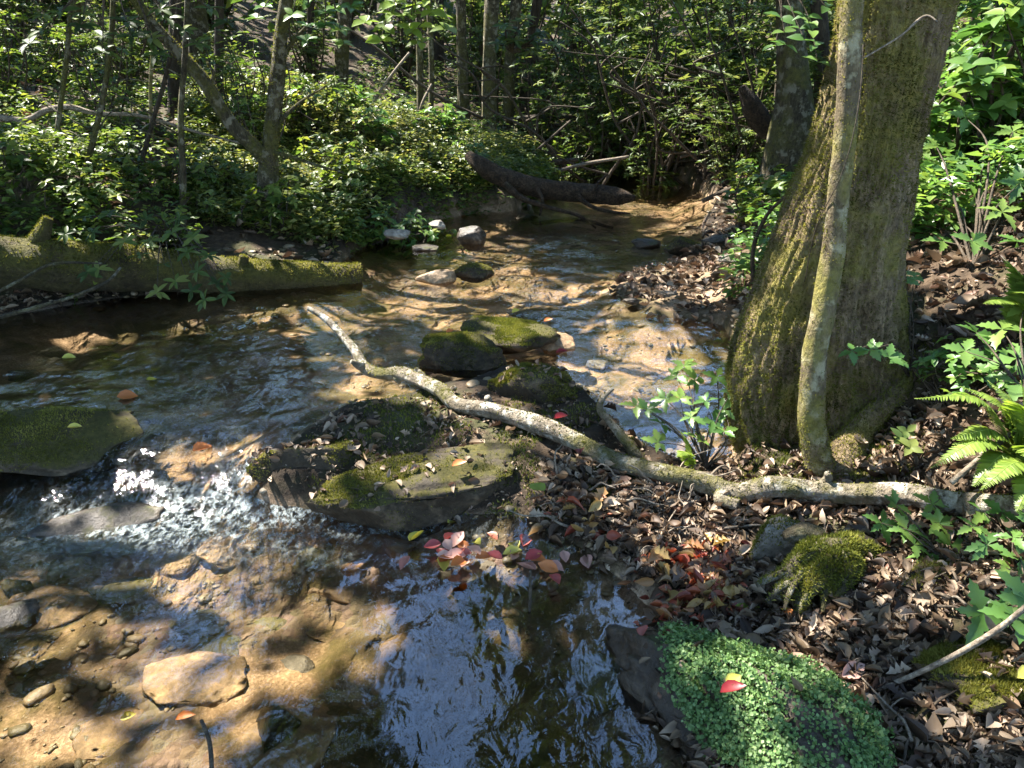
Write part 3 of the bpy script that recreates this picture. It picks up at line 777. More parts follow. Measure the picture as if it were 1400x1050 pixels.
BR = [(a, b+jj, y_, d*.87) for (a, b, c, d), y_, jj in zip(BR, BRY, [0, 0, 1, -2, 2, 1, -3, 2, -2, 3, -3, 1, 2, -3, 2, -2, -1, 3, -2, 2, 1, -3, 3, 0, 0])]
log_thing('fallen_branch', BR, 'branch', 'long pale crooked branch lying from the stream across to the right bank', 'branch', 20, 420, .26, 9, moss=2600, mln=.007,
          extra=[[(500,503,3.5,7),(486,497,3.46,5),(480,494,3.45,3)], [(548,513,3.38,8),(540,520,3.36,5)],
                 [(878,640,2.62,8),(862,612,2.66,7),(848,594,2.7,6.5),(832,575,2.74,5),(820,560,2.77,4.5),(824,545,2.78,4),(838,531,2.8,2.5)],
                 [(1000,672,2.36,14),(985,682,2.32,9),(1010,690,2.28,8)], [(660,562,3.08,7),(668,548,3.06,5),(666,543,3.05,4)], [(1120,668,2.26,8),(1132,652,2.24,5.5),(1131,647,2.23,4)], [(905,650,2.54,7),(897,664,2.5,5)], [(612,540,3.2,6),(622,530,3.18,4)], [(1250,678,2.2,8),(1262,694,2.16,5)], [(575,517,3.32,9),(566,505,3.33,5)]])
log_thing('rotten_log', [(690,585,2.92,14),(720,592,2.88,20),(760,602,2.82,21),(790,614,2.76,16),(805,622,2.73,8)], 'branch',
          'short crumbling tan log beneath the middle of the pale branch', 'log', 16, 40, .35, 19)
def stick(L, mat, label, n=7, steps=24, lump=.15, seed=1, name='stick', group=None, extra=()):
    return log_thing(name, L, mat, label, 'stick', n, steps, lump, seed, group=group, extra=extra)
stick([(1188,948,1.5,3),(1260,918,1.46,3.6),(1320,888,1.43,4),(1370,856,1.41,4),(1420,815,1.39,3.6)], 'twig', 'thin tan stick slanting over the leaf litter to the right edge', seed=5)
stick([(1195,940,1.62,12),(1225,985,1.52,13),(1250,1030,1.43,12),(1275,1080,1.35,11)], 'darktwig', 'dark rotten stick half buried in the litter at the bottom right', n=12, seed=6)
stick([(1235,995,1.48,4),(1250,1025,1.44,4),(1270,1065,1.38,4)], 'twig', 'pale peeling twig along the dark rotten stick', seed=7)
stick([(1300,660,1.9,4),(1350,618,1.92,4),(1400,578,1.95,5),(1440,540,2.0,5)], 'twig', 'brown stick leaning through the fern fronds', seed=8)
stick([(-30,442,3.6,3),(50,420,3.7,2.8),(110,402,3.8,2.6),(150,383,3.9,2.2),(165,366,4.0,1.5)], 'bark', 'bare stick rising from the left edge toward the mossy log', seed=9)
stick([(-20,408,3.9,2.4),(30,382,4.,2.2),(65,363,4.1,2),(140,360,4.2,1.2)], 'bark', 'curved bare stick at the left edge in front of the mossy log', seed=10)
stick([(-20,192,5.6,4.5),(40,215,5.6,5),(70,245,5.6,5),(92,286,5.6,5.5)], 'darktwig', 'dark arching branch at the left edge', seed=11)
stick([(-10,160,6.6,4.5),(40,163,6.6,4),(66,150,6.6,4),(100,147,6.6,4),(120,153,6.6,3.5),(190,158,6.7,2.5),(260,178,6.8,2),(330,196,6.8,1.5)], 'twig', 'grey crooked branch hung across the left saplings', steps=50, seed=12)
stick([(470,35,11,1.6),(520,70,11,2),(570,112,11,2.2),(610,138,11,2.2),(660,162,11.2,2.4)], 'darktwig', 'bare fallen pole leaning across the far trunks', seed=13)
stick([(505,150,10.5,1.8),(530,110,10.5,2),(560,72,10.6,2)], 'twig', 'thin pale twig crossing the leaning pole', seed=14)
stick([(570,165,10.5,2),(578,140,10.5,2),(590,115,10.6,1.5)], 'twig', 'short pale broken twig standing behind the green mound', seed=15)
stick([(690,165,12,3),(740,160,12,4),(790,162,12,4),(850,160,12,3)], 'darktwig', 'dark horizontal pole behind the far bushes', seed=16)
stick([(700,236,10,4),(740,225,10,4),(790,218,10,3)], 'darktwig', 'dark stick propped behind the dead log', seed=17)
stick([(730,245,9.8,3),(790,226,9.6,2.5),(860,214,9.4,2)], 'twig', 'grey stick fanned out behind the dead log', seed=18)
stick([(690,245,9.8,2.5),(735,205,9.9,2.2),(780,165,10,1.5)], 'darktwig', 'slanting dark stick rising behind the dead log', seed=19)
stick([(960,275,8,3),(1000,258,8,4),(1050,240,8,4),(1080,232,8,3)], 'darktwig', 'dark limb lying on the far right shore', seed=20)
stick([(930,215,9.4,2),(985,200,9.4,2.5),(1040,190,9.4,2)], 'darktwig', 'thin dark limb above the far right shore', seed=21)
stick([(1030,385,4.2,3),(1030,340,4.2,3.2),(1045,300,4.15,2.6),(1085,260,3.9,2.3),(1110,215,3.2,2),(1120,140,2.8,1.6)], 'darktwig', 'thin brown vine looping up to the mossy trunk from the shore', seed=22, steps=50)
stick([(700,310,8.,2.5),(740,305,8,3),(790,300,8,2.5),(838,312,7.9,2)], 'darktwig', 'black wet twig snagged below the dead log', seed=23)
stick([(640,255,8.9,2.5),(690,262,8.7,3),(720,278,8.5,3.5),(730,300,8.2,3)], 'twig', 'crooked grey limb in front of the dead log', seed=24)
stick([(275,985,1.42,2.5),(285,1010,1.38,3),(290,1060,1.3,3)], 'darktwig', 'small dark stick standing in the bottom of the pool', seed=26)
stick([(725,780,1.98,2),(725,820,1.96,2.2),(724,838,1.95,2)], 'darktwig', 'thin dark twig poking up from the pool by the leaf raft', seed=27)
stick([(1100,385,2.6,.6),(1120,300,2.45,.7),(1150,240,2.38,.6),(1180,65,2.38,.5),(1180,60,2.38,.4)], 'darktwig', 'fine tendril on the mossy trunk', seed=28)
stick([(1180,80,2.42,1.2),(1230,50,2.42,1.4),(1270,22,2.42,1.8),(1282,30,2.4,1)], 'twig', 'thin snapped twig sticking off the big trunk', seed=29)
# tangle of twigs and rootlets under the fallen branch
for i in range(46):
    a = rng.uniform(760, 985); b = 655+rng.random()**1.3*95
    p0 = gpt(a, b, .1); n = 5; ang = rng.uniform(0, 6.28); ln = rng.uniform(.08, .26)
    P = [p0+np.array([0, 0, rng.uniform(.005, .04)])]
    for k in range(n):
        ang += rng.normal(0, .35); q = P[-1]+np.array([math.cos(ang), math.sin(ang)*.7, 0])*ln/n
        q[2] = max(TH(q[0], q[1])+.005, P[-1][2]+rng.normal(.004, .016)); P.append(q)
    g = Geo(); tube(g, P, np.linspace(.0042, .0015, n+1)*rng.uniform(.6, 1.5), 5, 14)
    tag(obj('twig', g, M['twig']), 'bare twig in the debris heap under the pale fallen branch', 'twig', 'twigs in the debris under the fallen branch')
for i in range(34):
    p0 = gpt(rng.uniform(930, 1380), rng.uniform(790, 1040), .12); ang = rng.uniform(0, 6.28); ln = rng.uniform(.06, .2); P = [p0+np.array([0, 0, .03])]
    for k in range(4):
        ang += rng.normal(0, .25); q = P[-1]+np.array([math.cos(ang), math.sin(ang), 0])*ln/4; q[2] = TH(q[0], q[1])+rng.uniform(.015, .04); P.append(q)
    g = Geo(); tube(g, P, np.linspace(.0032, .0012, 5)*rng.uniform(.6, 1.6), 5, 12)
    tag(obj('twig', g, M[['twig', 'darktwig'][i % 2]]), 'small dry twig lying in the leaf litter of the near right bank', 'twig', 'twigs in the near leaf litter')
g = Geo()
for i in range(16):
    p0 = aty(rng.uniform(725, 770), rng.uniform(570, 595), 2.84); P = [p0]
    d = np.array([rng.normal(0, .5), -.5, -.5])
    for k in range(5): d = d+rng.normal(0, .35, 3)+np.array([0, 0, -.15]); P.append(P[-1]+unit(d)*.022)
    tube(g, P, np.linspace(.002, .0008, 6), 5, 12)
tag(obj('rootlets', g, M['twig']), 'fine tangled rootlets hanging at the break of the pale branch', 'rootlets')

# mossy root mass on the right bank
g = Geo()
for L in ([(1240,775,1.95,24),(1190,762,1.95,30),(1140,760,1.93,30),(1105,765,1.9,24),(1080,790,1.86,17),(1065,820,1.82,9)], [(1140,765,1.9,24),(1118,790,1.84,20),(1100,815,1.8,12),(1090,840,1.76,6)],
          [(1160,765,1.88,22),(1150,795,1.83,18),(1140,822,1.79,8)], [(1090,775,1.88,8),(1055,790,1.84,5),(1035,800,1.82,4)], [(1100,790,1.84,5),(1060,810,1.79,4),(1050,825,1.77,3)], [(1120,735,1.98,16),(1092,728,1.98,14),(1072,734,1.97,7)], [(1190,770,1.92,18),(1185,800,1.86,12),(1195,826,1.8,5)], [(1150,780,1.86,9),(1128,812,1.8,6),(1125,838,1.76,3)], [(1100,780,1.85,6),(1078,815,1.78,4),(1072,835,1.75,2)], [(1220,775,1.93,12),(1238,800,1.86,8),(1235,830,1.8,4)]):
    P, r = pxpath(L); tube(g, P, r*.9, 18, 44, .4, 14, 23)
o = tag(obj('root_stump', g, M['bark']), 'gnarled root stump with hanging roots and green moss in the right bank', 'stump')
Pm, Nm = scatter(g.verts(), g.F, 12000, lambda Pc, N: np.clip(N[:, 2]+.35, 0, 1)*sst(.36, .5, fbm(Pc*7, 3, 2))*(.45+1.5*(Pc[:, 0] > .80)))
mg = Geo(); blades(mg, Pm, Nm, .012, .0024); obj('moss', mg, M['mossg'], o, smooth=False)

# ------------------------------------------------------------------ thin saplings and far trunks
def trunk_thing(L, mat, label, name='sapling', cat='sapling', top=5., canopy=False, seed=0, group=None, n=9, twigs=0):
    P, r = pxpath(L)
    d = P[-1]-P[-2]; d = unit(d)
    zb_ = TH(P[0][0], P[0][1])-.1
    if P[0][2]-zb_ > .08: P = np.vstack([[P[0][0]-.02, P[0][1], zb_], P]); r = np.r_[r[0]*1.15, r]
    if top: 
        P = np.vstack([P, P[-1]+d*top*.4+np.array([0, 0, top*.2]), P[-1]+d*top*.6+np.array([0, 0, top*.5])]); r = np.r_[r, r[-1]*.8, r[-1]*.45]
    root = empty(name, P[0], label, cat, group)
    g = Geo(); tube(g, P, r, n, 60, .14, 4, seed)
    for k in range(twigs):
        i = rng.integers(1, max(2, len(L)-1)); p = P[i]+(P[i+1]-P[i])*rng.random(); a = rng.uniform(0, 6.28)
        l = rng.uniform(.3, .9); q = [p, p+np.array([math.cos(a)*.5, math.sin(a)*.3, .2])*l, p+np.array([math.cos(a), math.sin(a)*.6, .25+rng.normal(0, .2)])*l]
        tube(g, q, [r[i]*.35, r[i]*.22, .002], 5, 10, .1, 5, k)
    obj('trunk', g, M[mat], root)
    if canopy: TREES.append((root, P[0][0], P[0][1]))
    return root

SG = 'thin saplings on the left bank'
trunk_thing([(74,235,6.2,3.5),(80,165,6.2,3.5),(90,90,6.2,3.3),(97,0,6.2,3)], 'bark', 'thin straight sapling nearest the left edge', seed=1, group=SG, twigs=3)
trunk_thing([(112,250,6.0,4),(128,190,6.,4),(143,120,6.,3.8),(152,50,6.,3.6),(155,-10,6.,3.4)], 'bark', 'thin sapling curving gently right, second from the left edge', seed=2, group=SG, twigs=4)
trunk_thing([(190,245,6.4,3.4),(205,180,6.4,3.2),(225,110,6.4,3),(240,40,6.4,2.8),(246,-10,6.4,2.8)], 'darkbark', 'thin dark sapling leaning right in front of the straight one', seed=3, group=SG, twigs=3)
trunk_thing([(250,308,5.9,5),(250,240,5.9,4.6),(247,160,5.9,4.2),(252,85,5.9,3.8),(256,0,5.9,3.6)], 'bark', 'straight brown sapling left of the forked tree', seed=4, group=SG, twigs=3)
trunk_thing([(208,190,7.4,2.5),(206,110,7.4,2.5),(212,30,7.4,2.4),(214,-10,7.4,2.4)], 'palebark', 'very thin pale sapling behind the leaning ones', seed=5, group=SG)
trunk_thing([(238,160,9,9),(238,90,9,8.5),(240,0,9,8)], 'darkbark', 'dark trunk behind the straight brown sapling', 'forest_tree', 'tree', 8, True, 6)
trunk_thing([(300,170,9.6,7),(299,90,9.6,6.5),(300,0,9.6,6)], 'darkbark', 'dark trunk seen through the fork of the leaning tree', 'forest_tree', 'tree', 8, True, 7)
trunk_thing([(108,75,13,11),(106,30,13,10),(110,-20,13,9.5)], 'bark', 'brown trunk standing on the upper left slope', 'forest_tree', 'tree', 8, True, 8)
trunk_thing([(466,130,14,11),(468,60,14,10),(474,-10,14,10)], 'bark', 'trunk on the slope right of the forked tree', 'forest_tree', 'tree', 8, True, 9)
trunk_thing([(420,140,15,6),(424,60,15,5),(425,-10,15,5)], 'darkbark', 'thin dark trunk just right of the forked tree', 'forest_tree', 'tree', 8, False, 10)
FG = 'trunks behind the green mound'
trunk_thing([(575,160,12,5),(574,90,12,5),(572,0,12,4.5)], 'bark', 'thin trunk behind the green mound, leftmost of the row', 'forest_tree', 'tree', 8, False, 11, FG)
trunk_thing([(589,165,11.6,4),(590,90,11.6,4),(586,0,11.6,4)], 'bark', 'thin trunk next to the leftmost one behind the mound', 'forest_tree', 'tree', 8, False, 12, FG)
trunk_thing([(634,170,12.5,10),(632,90,12.5,7.5),(630,0,12.5,7)], 'bark', 'brown trunk behind the mound with flared foot', 'forest_tree', 'tree', 8, True, 13, FG)
trunk_thing([(670,185,11.5,13),(669,110,11.5,10),(673,0,11.5,10)], 'bark', 'widest brown trunk behind the fallen log', 'forest_tree', 'tree', 8, True, 14, FG)
trunk_thing([(695,165,12.5,8),(698,80,12.5,8),(706,0,12.5,8)], 'bark', 'mossy trunk right of the widest one', 'forest_tree', 'tree', 8, True, 15, FG)
trunk_thing([(716,165,13,8),(722,80,13,7),(735,0,13,7)], 'darkbark', 'dark leaning trunk, rightmost of the row', 'forest_tree', 'tree', 8, False, 16, FG)
trunk_thing([(600,120,19,8),(600,0,19,7)], 'darkbark', 'far dark trunk between the thin ones', 'forest_tree', 'tree', 8, True, 17)
trunk_thing([(1086,185,6.6,33),(1087,150,6.6,27),(1084,100,6.6,21),(1080,40,6.6,18),(1078,-20,6.6,17)], 'bark', 'thick trunk behind and left of the massive mossy tree', 'forest_tree', 'tree', 8, True, 18, n=18)
trunk_thing([(1124,180,8,14),(1124,80,8,12),(1118,-10,8,11)], 'darkbark', 'dark trunk half hidden behind the massive mossy tree', 'forest_tree', 'tree', 8, True, 19)
trunk_thing([(1352,110,9,5),(1352,0,9,5)], 'darkbark', 'thin dark trunk among the bright leaves at the right edge', 'forest_tree', 'tree', 8, True, 20)
o = log_thing('broken_stump', [(1052,185,6.9,10),(1040,165,6.9,13),(1025,140,6.9,12),(1014,118,6.9,5)], 'deadlog', 'broken reddish stump leaning left beside the thick back trunk', 'stump', 12, 30, .3, 8)
# trees out of the picture on the left and behind that shade it
for i, (x, y) in enumerate([(-7.5, 5), (-8.5, 11), (-5.5, 15), (-12, 16), (4.5, 14), (-2, 22), (6.5, 6), (-4.5, 1.0), (4, -3), (-3, -4)]):
    z = TH(x, y); root = empty('forest_tree', (x, y, z), 'tall tree outside the picture whose crown shades the stream', 'tree', 'canopy trees around the clearing')
    g = Geo(); tube(g, [(x, y, z-.2), (x+.05, y, z+1), (x, y+.1, z+5), (x+.1, y, z+10)], [.24, .17, .13, .06], 12, 40, .12, 3, i)
    obj('trunk', g, M['bark'], root); TREES.append((root, x, y))

# ------------------------------------------------------------------ canopy with gaps where the sun falls
LIT = [  # px, py, rx, ry, z : sunlit patches on the ground
 (110,905,150,72,-.1),(70,950,110,80,-.1),(190,1020,140,45,-.1),(20,760,50,20,-.05),(45,990,110,62,-.1),(250,985,120,60,-.1),(345,845,95,58,-.1),(170,775,140,42,-.08),(310,765,75,30,-.08),(455,808,75,26,-.05),(20,870,40,40,-.1),(300,1040,110,30,-.1),
 (265,590,62,32,.12),(300,645,95,40,.08),(120,695,95,16,.06),(560,655,170,11,.13),(470,668,70,10,.12),(650,748,80,24,.05),(740,725,40,14,.08),(920,712,66,30,.12),(960,690,40,18,.13),
 (610,540,60,16,.2),(690,570,45,12,.2),(460,450,45,30,.3),(680,445,75,22,.25),(770,470,40,18,.2),(735,510,60,14,.25),(640,590,40,16,.2),(730,650,45,12,.2),
 (900,455,100,26,.1),(960,470,60,20,.1),(860,500,60,12,.1),(690,372,45,11,.12),(795,378,75,10,.12),(640,345,50,8,.13),(600,380,40,12,.2),
 (940,392,100,30,.18),(860,430,70,12,.12),(920,280,40,9,.22),(480,300,45,28,.4),(530,220,95,62,.75),(600,260,50,32,.5),(450,210,40,40,.7),(500,165,60,18,1.),
 (400,362,80,12,.3),(130,275,60,18,.65),
 (1050,965,110,80,.2),(985,905,60,30,.15),(1150,905,75,42,.12),(1100,945,60,25,.12),(950,800,60,26,.06),(1130,750,80,24,.28),(1210,770,40,20,.25),(1160,668,100,11,.27),(1330,585,80,50,.65),(1290,735,70,40,.4),(1365,840,55,40,.4),(1380,400,30,60,.95),(1330,1000,80,40,.15),(1370,930,50,40,.3),
 (930,560,60,45,.3),(905,590,30,30,.3),(1330,250,100,130,1.15),(1280,120,60,90,1.6),(1380,80,50,90,1.6),
 (185,572,36,14,.22)]
LIT = [(a, b, c*1.08, max(d, 16), e) for a, b, c, d, e in LIT]
BEAMS = [aty(780,100,10), aty(880,150,9.8), aty(950,90,9.5), aty(840,205,9.6), aty(700,120,11), aty(1000,190,8.5), aty(925,225,9.), aty(620,90,12), aty(60,60,12), aty(150,110,10), aty(50,185,8), aty(330,120,10), aty(860,40,10.5), aty(1010,60,9)]
TRL = [aty(1050,360,2.6), aty(1005,470,2.6), aty(1130,150,2.5), aty(1090,250,2.5), aty(1035,430,2.6), aty(1085,300,2.6), aty(1012,520,2.6), aty(1115,200,2.6), aty(1225,120,2.5), aty(1205,280,2.5), aty(1140,330,2.35), aty(1120,460,2.35), aty(1190,200,2.5), aty(1140,110,2.4), aty(540,35,6.2), aty(580,40,6.2), aty(400,30,5.8), aty(450,30,5.8), aty(370,260,6.3), aty(300,150,6.1), aty(380,80,6.3)]
REFL = [(605,930,72,150),(640,1040,60,60),(862,830,35,60),(850,940,42,70),(560,860,40,40),(850,1035,60,40)]   # sky seen mirrored in the pool (pixels)

def shade_keep(Pp, yd, ls, hole, near_hole=.92, flecks=True):
    """which crown leaves stay: none where the photograph lets the sun or the mirrored sky through"""
    n = len(Pp); keep = np.ones(n, bool); stray = rng.random(n) < .05
    for off in (0., .5, 1.):
        Pl = Pp+yd*(ls*off)[:, None]
        for px, py, rx, ry, zt_ in LIT:
            q = Pl-SUN[None]*((Pl[:, 2]-zt_)/SUN[2])[:, None]
            a, b = proj(q)
            i = np.where((np.abs(a-px) < rx*1.8+10) & (np.abs(b-py) < ry*1.8+10) & (q[:, 1] > .3))[0]
            if len(i) == 0: continue
            wob = .95+.9*(fbm(q[i, :2]*8, 2, 3)-.5)*2
            mg_ = 7 if off == .5 else 2
            keep[i] &= ~((((a[i]-px)/(rx+mg_))**2+((b[i]-py)/(ry+mg_))**2 < wob**2) & ~stray[i])
        for T, rad_ in [(t, .11) for t in TRL]+[(t, .5) for t in BEAMS]:
            d = Pl-T; d = d-(d @ SUN)[:, None]*SUN[None]
            rr_ = np.linalg.norm(d, axis=1)
            keep &= rr_ > (rad_ if rad_ < .2 else rad_*(.4+1.2*vn(Pl*1.7, 5)))
        a, b = proj(Pl*np.array([1, 1, -1]))
        for px, py, rx, ry in REFL:
            i = np.where((np.abs(a-px) < rx*1.8) & (np.abs(b-py) < ry*1.8) & (Pl[:, 1] > 0))[0]
            if len(i) == 0: continue
            wob = 1+.45*(fbm(np.stack([a[i], b[i]], 1)/35., 2, 9)-.5)*2
            keep[i] &= ~(((a[i]-px)/rx)**2+((b[i]-py)/ry)**2 < wob**2)
    if not flecks: return keep
    g_ = (Pp-SUN[None]*(Pp[:, 2]/SUN[2])[:, None])[:, :2]
    farz = ((g_[:, 1] > 6) | (g_[:, 0] > 1.6)) & (sdw(g_[:, 0], g_[:, 1]) < -.15)
    keep &= fbm(g_*2.3, 3, 55) < np.where(farz, hole, .69)
    keep &= vn(g_*8., 56) < np.where(farz, .70, near_hole)
    return keep

def canopy():
    n = 275000
    gx = np.where(rng.random(n) < .55, rng.uniform(-4, 4, n), rng.uniform(-9, 12, n)); gy = np.where(rng.random(n) < .6, rng.uniform(.2, 9, n), rng.uniform(-2, 26, n))
    back = rng.random(n) < .32
    gx[back] = rng.uniform(-8, 18, back.sum()); gy[back] = rng.uniform(-16, 3, back.sum())
    z = rng.uniform(4.3, 8.5, n)
    Pp = np.stack([gx, gy, 0*gx], 1)+SUN[None]*(z/SUN[2])[:, None]
    nd = unit(rdir(n)*.8+np.array([0, 0, .6])); yd = unit(rdir(n)); ls = rng.uniform(.12, .22, n)
    m2 = rng.random(n) < .22; ls[m2] *= 1.5
    # the wall of crowns that closes the view up the valley
    m_ = 75000; y = rng.uniform(11, 32, m_); x = rng.uniform(-.95, .95, m_)*y; zz = rng.uniform(2.5, 17, m_)
    Pp = np.concatenate([Pp, np.stack([x, y, zz], 1)]); nd = np.concatenate([nd, unit(rdir(m_)+np.array([0, 0, .4]))]); yd = np.concatenate([yd, unit(rdir(m_))]); ls = np.concatenate([ls, rng.uniform(.24, .46, m_)])
    m_ = 34000; x, y, zz = rng.uniform(-2, 4.5, m_), rng.uniform(5, 14, m_), rng.uniform(5, 12, m_)
    Pp = np.concatenate([Pp, np.stack([x, y, zz], 1)]); nd = np.concatenate([nd, unit(rdir(m_)+np.array([0, 0, .4]))]); yd = np.concatenate([yd, unit(rdir(m_))]); ls = np.concatenate([ls, rng.uniform(.16, .3, m_)])
    keep = shade_keep(Pp, yd, ls, .455)
    keep &= (fbm(Pp*.8, 3, 91) < .60)
    # unseen leaf mass added so the pool mirrors green between the sky gaps
    m_ = 15000; y = rng.uniform(5.5, 11, m_); x = rng.uniform(-.02, .135, m_)*(y+1); zz = -1.5+y*rng.uniform(.62, 1.35, m_)
    P4 = np.stack([x, y, zz], 1); n4, y4, l4 = unit(rdir(m_)+np.array([0, -.3, .4])), unit(rdir(m_)), rng.uniform(.14, .26, m_)
    k4 = shade_keep(P4, y4, l4, 0, flecks=False) & (zz > 3.6) & (fbm(P4*1.4, 3, 95) < .58)
    Pp = np.concatenate([Pp, P4]); nd = np.concatenate([nd, n4]); yd = np.concatenate([yd, y4]); ls = np.concatenate([ls, l4]); keep = np.concatenate([keep, k4])
    Pp, nd, yd, ls = Pp[keep], nd[keep], yd[keep], ls[keep]; n = len(Pp)
    T = np.array([(x, y) for _, x, y in TREES])
    # crowns spread up and around each trunk: nearest trunk in plan takes the leaf
    idx = np.argmin(((Pp[:, None, :2]-T[None])**2).sum(-1), 1)
    for i, (root, x, y) in enumerate(TREES):
        k = np.where(idx == i)[0]
        if len(k) < 5: continue
        g = Geo()
        leaves(g, Pp[k], yd[k], nd[k], ls[k], L4, rnd=rng.random(len(k)), wscale=1.25)
        o = obj('crown', g, M['crown'], root, smooth=False)
        lg = Geo()
        for q in Pp[k][rng.integers(0, len(k), 5)]:
            p0 = np.array([x, y, 5.2]); tube(lg, [p0, (p0+q)/2+rng.normal(0, .3, 3), q], [.05, .03, .01], 6, 14)
        obj('limb', lg, M['darkbark'], root)
TRL += [aty(20, 330, 4.7), aty(90, 338, 4.8), aty(200, 348, 4.95), aty(310, 356, 5.1)]
TRL += [aty(a, b, c) for a, b, c, d in BR[3:24:2]]
canopy()

# ------------------------------------------------------------------ shrubs and herbs
def shrub_geo(h, wdt, nst, nl, size, tmpl, per=7, low=.25, spread=.8, seed=0, lean=(0, 0)):
    """returns (wood, foliage) round the origin"""
    wd, fo = Geo(), Geo(); tips = []
    for s in range(nst):
        a = rng.uniform(0, 6.28); r = wdt*.5*math.sqrt(rng.random()); hh = h*rng.uniform(.55, 1.)
        e = np.array([math.cos(a)*r+lean[0], math.sin(a)*r+lean[1], hh]); b = np.array([rng.normal(0, .06), rng.normal(0, .06), -.05])
        mid = b*.5+e*.5+np.array([rng.normal(0, .12), rng.normal(0, .12), h*.05])
        P = tube(wd, [b, mid, e], [.014*h**.7, .009*h**.7, .003], 6, 16, .15, 4, s)
        tips.append((e, unit(e-mid)))
        for k in range(nl):
            i = rng.integers(int(16*low), 15); p = P[i]; d = unit(rng.normal(0, 1, 3)*np.array([1, 1, .55])+np.array([0, 0, .25])); L_ = rng.uniform(.12, .3)*wdt*.7
            q = p+d*L_; q2 = p+d*L_*.5+rng.normal(0, .02, 3)
            tube(wd, [p, q2, q], [.004, .003, .0015], 4, 5, cap=False)
            tips.append((q, d)); tips.append((q2, d))
    for p, d in tips:
        whorl(fo, p, unit(d*.4+np.array([0, 0, 1])+rng.normal(0, .25, 3)), per, size, tmpl, spread)
    return wd, fo

def shrub_proto(name, label, cat, wood, fol, mw, mf, group):
    root = empty(name, (0, 0, 0), label, cat, group)
    obj('stem', wood, mw, root); obj('foliage', fol, mf, root, smooth=True)
    return root

L4W = (L4[0]*np.array([1.15, 1, 1]), L4[1])
L4N = (L4[0]*np.array([.62, 1, 1]), L4[1])
protos = {}
def make_set(key, n, fn): protos[key] = [fn(i) for i in range(n)]
make_set('rhodo', 3, lambda i: shrub_geo(2.6, 2.3, 9, 13, .13, L4N, 7, .15, .85, i))
make_set('bush', 2, lambda i: shrub_geo(1.3, 1.2, 9, 7, .085, L4W, 4, .15, .85, i))
make_set('leafy', 3, lambda i: shrub_geo(.95, .9, 8, 6, .10, LOV, 4, .2, .9, i))
make_set('lowherb', 3, lambda i: shrub_geo(.34, .45, 8, 3, .055, LOV, 5, .4, .92, i))
made = {}
def plant(key, i, x, y, s, rz, label, name, cat, group, mw='darktwig', mf='rhodo', dz=0.):
    kk = (key, i, mf)
    if kk not in made:
        w_, f_ = protos[key][i]; o = shrub_proto(name, label, cat, w_, f_, M[mw], M[mf], group); made[kk] = o
    else: o = copy_tree(made[kk])
    o.name = name; tag(o, label, cat, group)
    o.location = (x, y, TH(x, y)+dz-.03); o.rotation_euler = (0, 0, rz); o.scale = (s, s, s)
    return o

# glossy shrubs beyond the stream
spots = [(1.0,10.6,.62),(1.75,9.9,.7),(2.6,9.6,.75),(.35,11.6,.7),(1.5,11.2,.85),(3.,10.6,.9),(2.1,12.6,1.),(-.2,13,.8),(2.3,8.6,.5),(2.9,7.6,.55),(1.2,12.,.95),(2.3,10.8,1.),(3.2,12.2,1.05),(.4,14,1.),(1.9,14.5,1.1),(3.6,9.2,.9),(2.7,8.6,.75),(4.4,11,1.1),(.1,17,1.1),(-.8,16.5,1.),(5.2,13.5,1.2),(2.5,17,1.2),(3.9,16,1.2),(-.2,20,1.3),(1.6,20,1.3),(5.5,17.5,1.3),(7,15,1.3),
 (-2.2,17,1.),(-4,17,1.),(-5.6,13.2,.8),(-6.6,11.4,.75),(-4.8,10.6,.6),(-7.5,14.5,1.),(-3.2,13.6,.7),(-9,13,1.),(-6,17.5,1.1),(-8.5,18,1.2),(-10.5,16.5,1.2),(-3.9,20.5,1.3),(4.4,7.6,.8),(5.6,9.4,1.),(6.6,11.5,1.1)]
for k, (x, y, s) in enumerate(spots):
    lf = x < -1.5
    plant('rhodo', k % 3, x, y, s, rng.random()*6, ('glossy leaved shrub on the shaded slope behind the left saplings' if lf else 'glossy leaved rhododendron like shrub massed beyond the bend of the stream'),
          'glossy_shrub', 'shrub', 'shrubs on the left slope' if lf else 'shrubs beyond the stream bend')
# smaller bushes on the left slope and the right bank
for k in range(34):
    x = rng.uniform(-8.5, -2.4); y = rng.uniform(7.2, 13)
    if x > -.32*y+.2: continue
    plant('bush', k % 2, x, y, rng.uniform(.45, .85), rng.random()*6, 'small leafy bush on the left slope among the saplings', 'small_bush', 'bush', 'small bushes on the left slope', mf='herb')
for k in range(20):
    x, y = rng.uniform(.5, 4.), rng.uniform(10.4, 13)
    plant('bush', k % 2, x, y, rng.uniform(.6, 1.15), rng.random()*6, 'leafy bush low in the thicket beyond the stream bend', 'small_bush', 'bush', 'low bushes beyond the stream bend', mf=['herb', 'cover'][k % 2])
for k in range(26):
    y = rng.uniform(3.6, 9.5); x = y*rng.uniform(.50, .80)+.15
    plant('leafy', k % 3, x, y, rng.uniform(.7, 1.25), rng.random()*6, 'bright leafy bush crowding the bank right of the massive tree', 'leafy_bush', 'bush', 'bright bushes on the right bank', mf='bright')
for k in range(14):
    y = rng.uniform(5.2, 8.2); x = y*rng.uniform(.29, .42)
    plant('lowherb', k % 3, x, y, rng.uniform(.7, 1.3), rng.random()*6, 'low leafy plant on the far right shore left of the massive tree', 'leafy_plant', 'plant', 'low plants on the right shore', mf='herb')
for k in range(40):
    px_, py_ = rng.uniform(0, 520), rng.uniform(235, 335)
    if 300 < px_ and py_ > 330: continue
    p = gpt(px_, py_, .5)
    plant('lowherb', k % 3, p[0], p[1], rng.uniform(.7, 1.25), rng.random()*6, 'low leafy plant on the left bank behind the mossy log', 'leafy_plant', 'plant', 'low plants on the left bank', mf='herb')
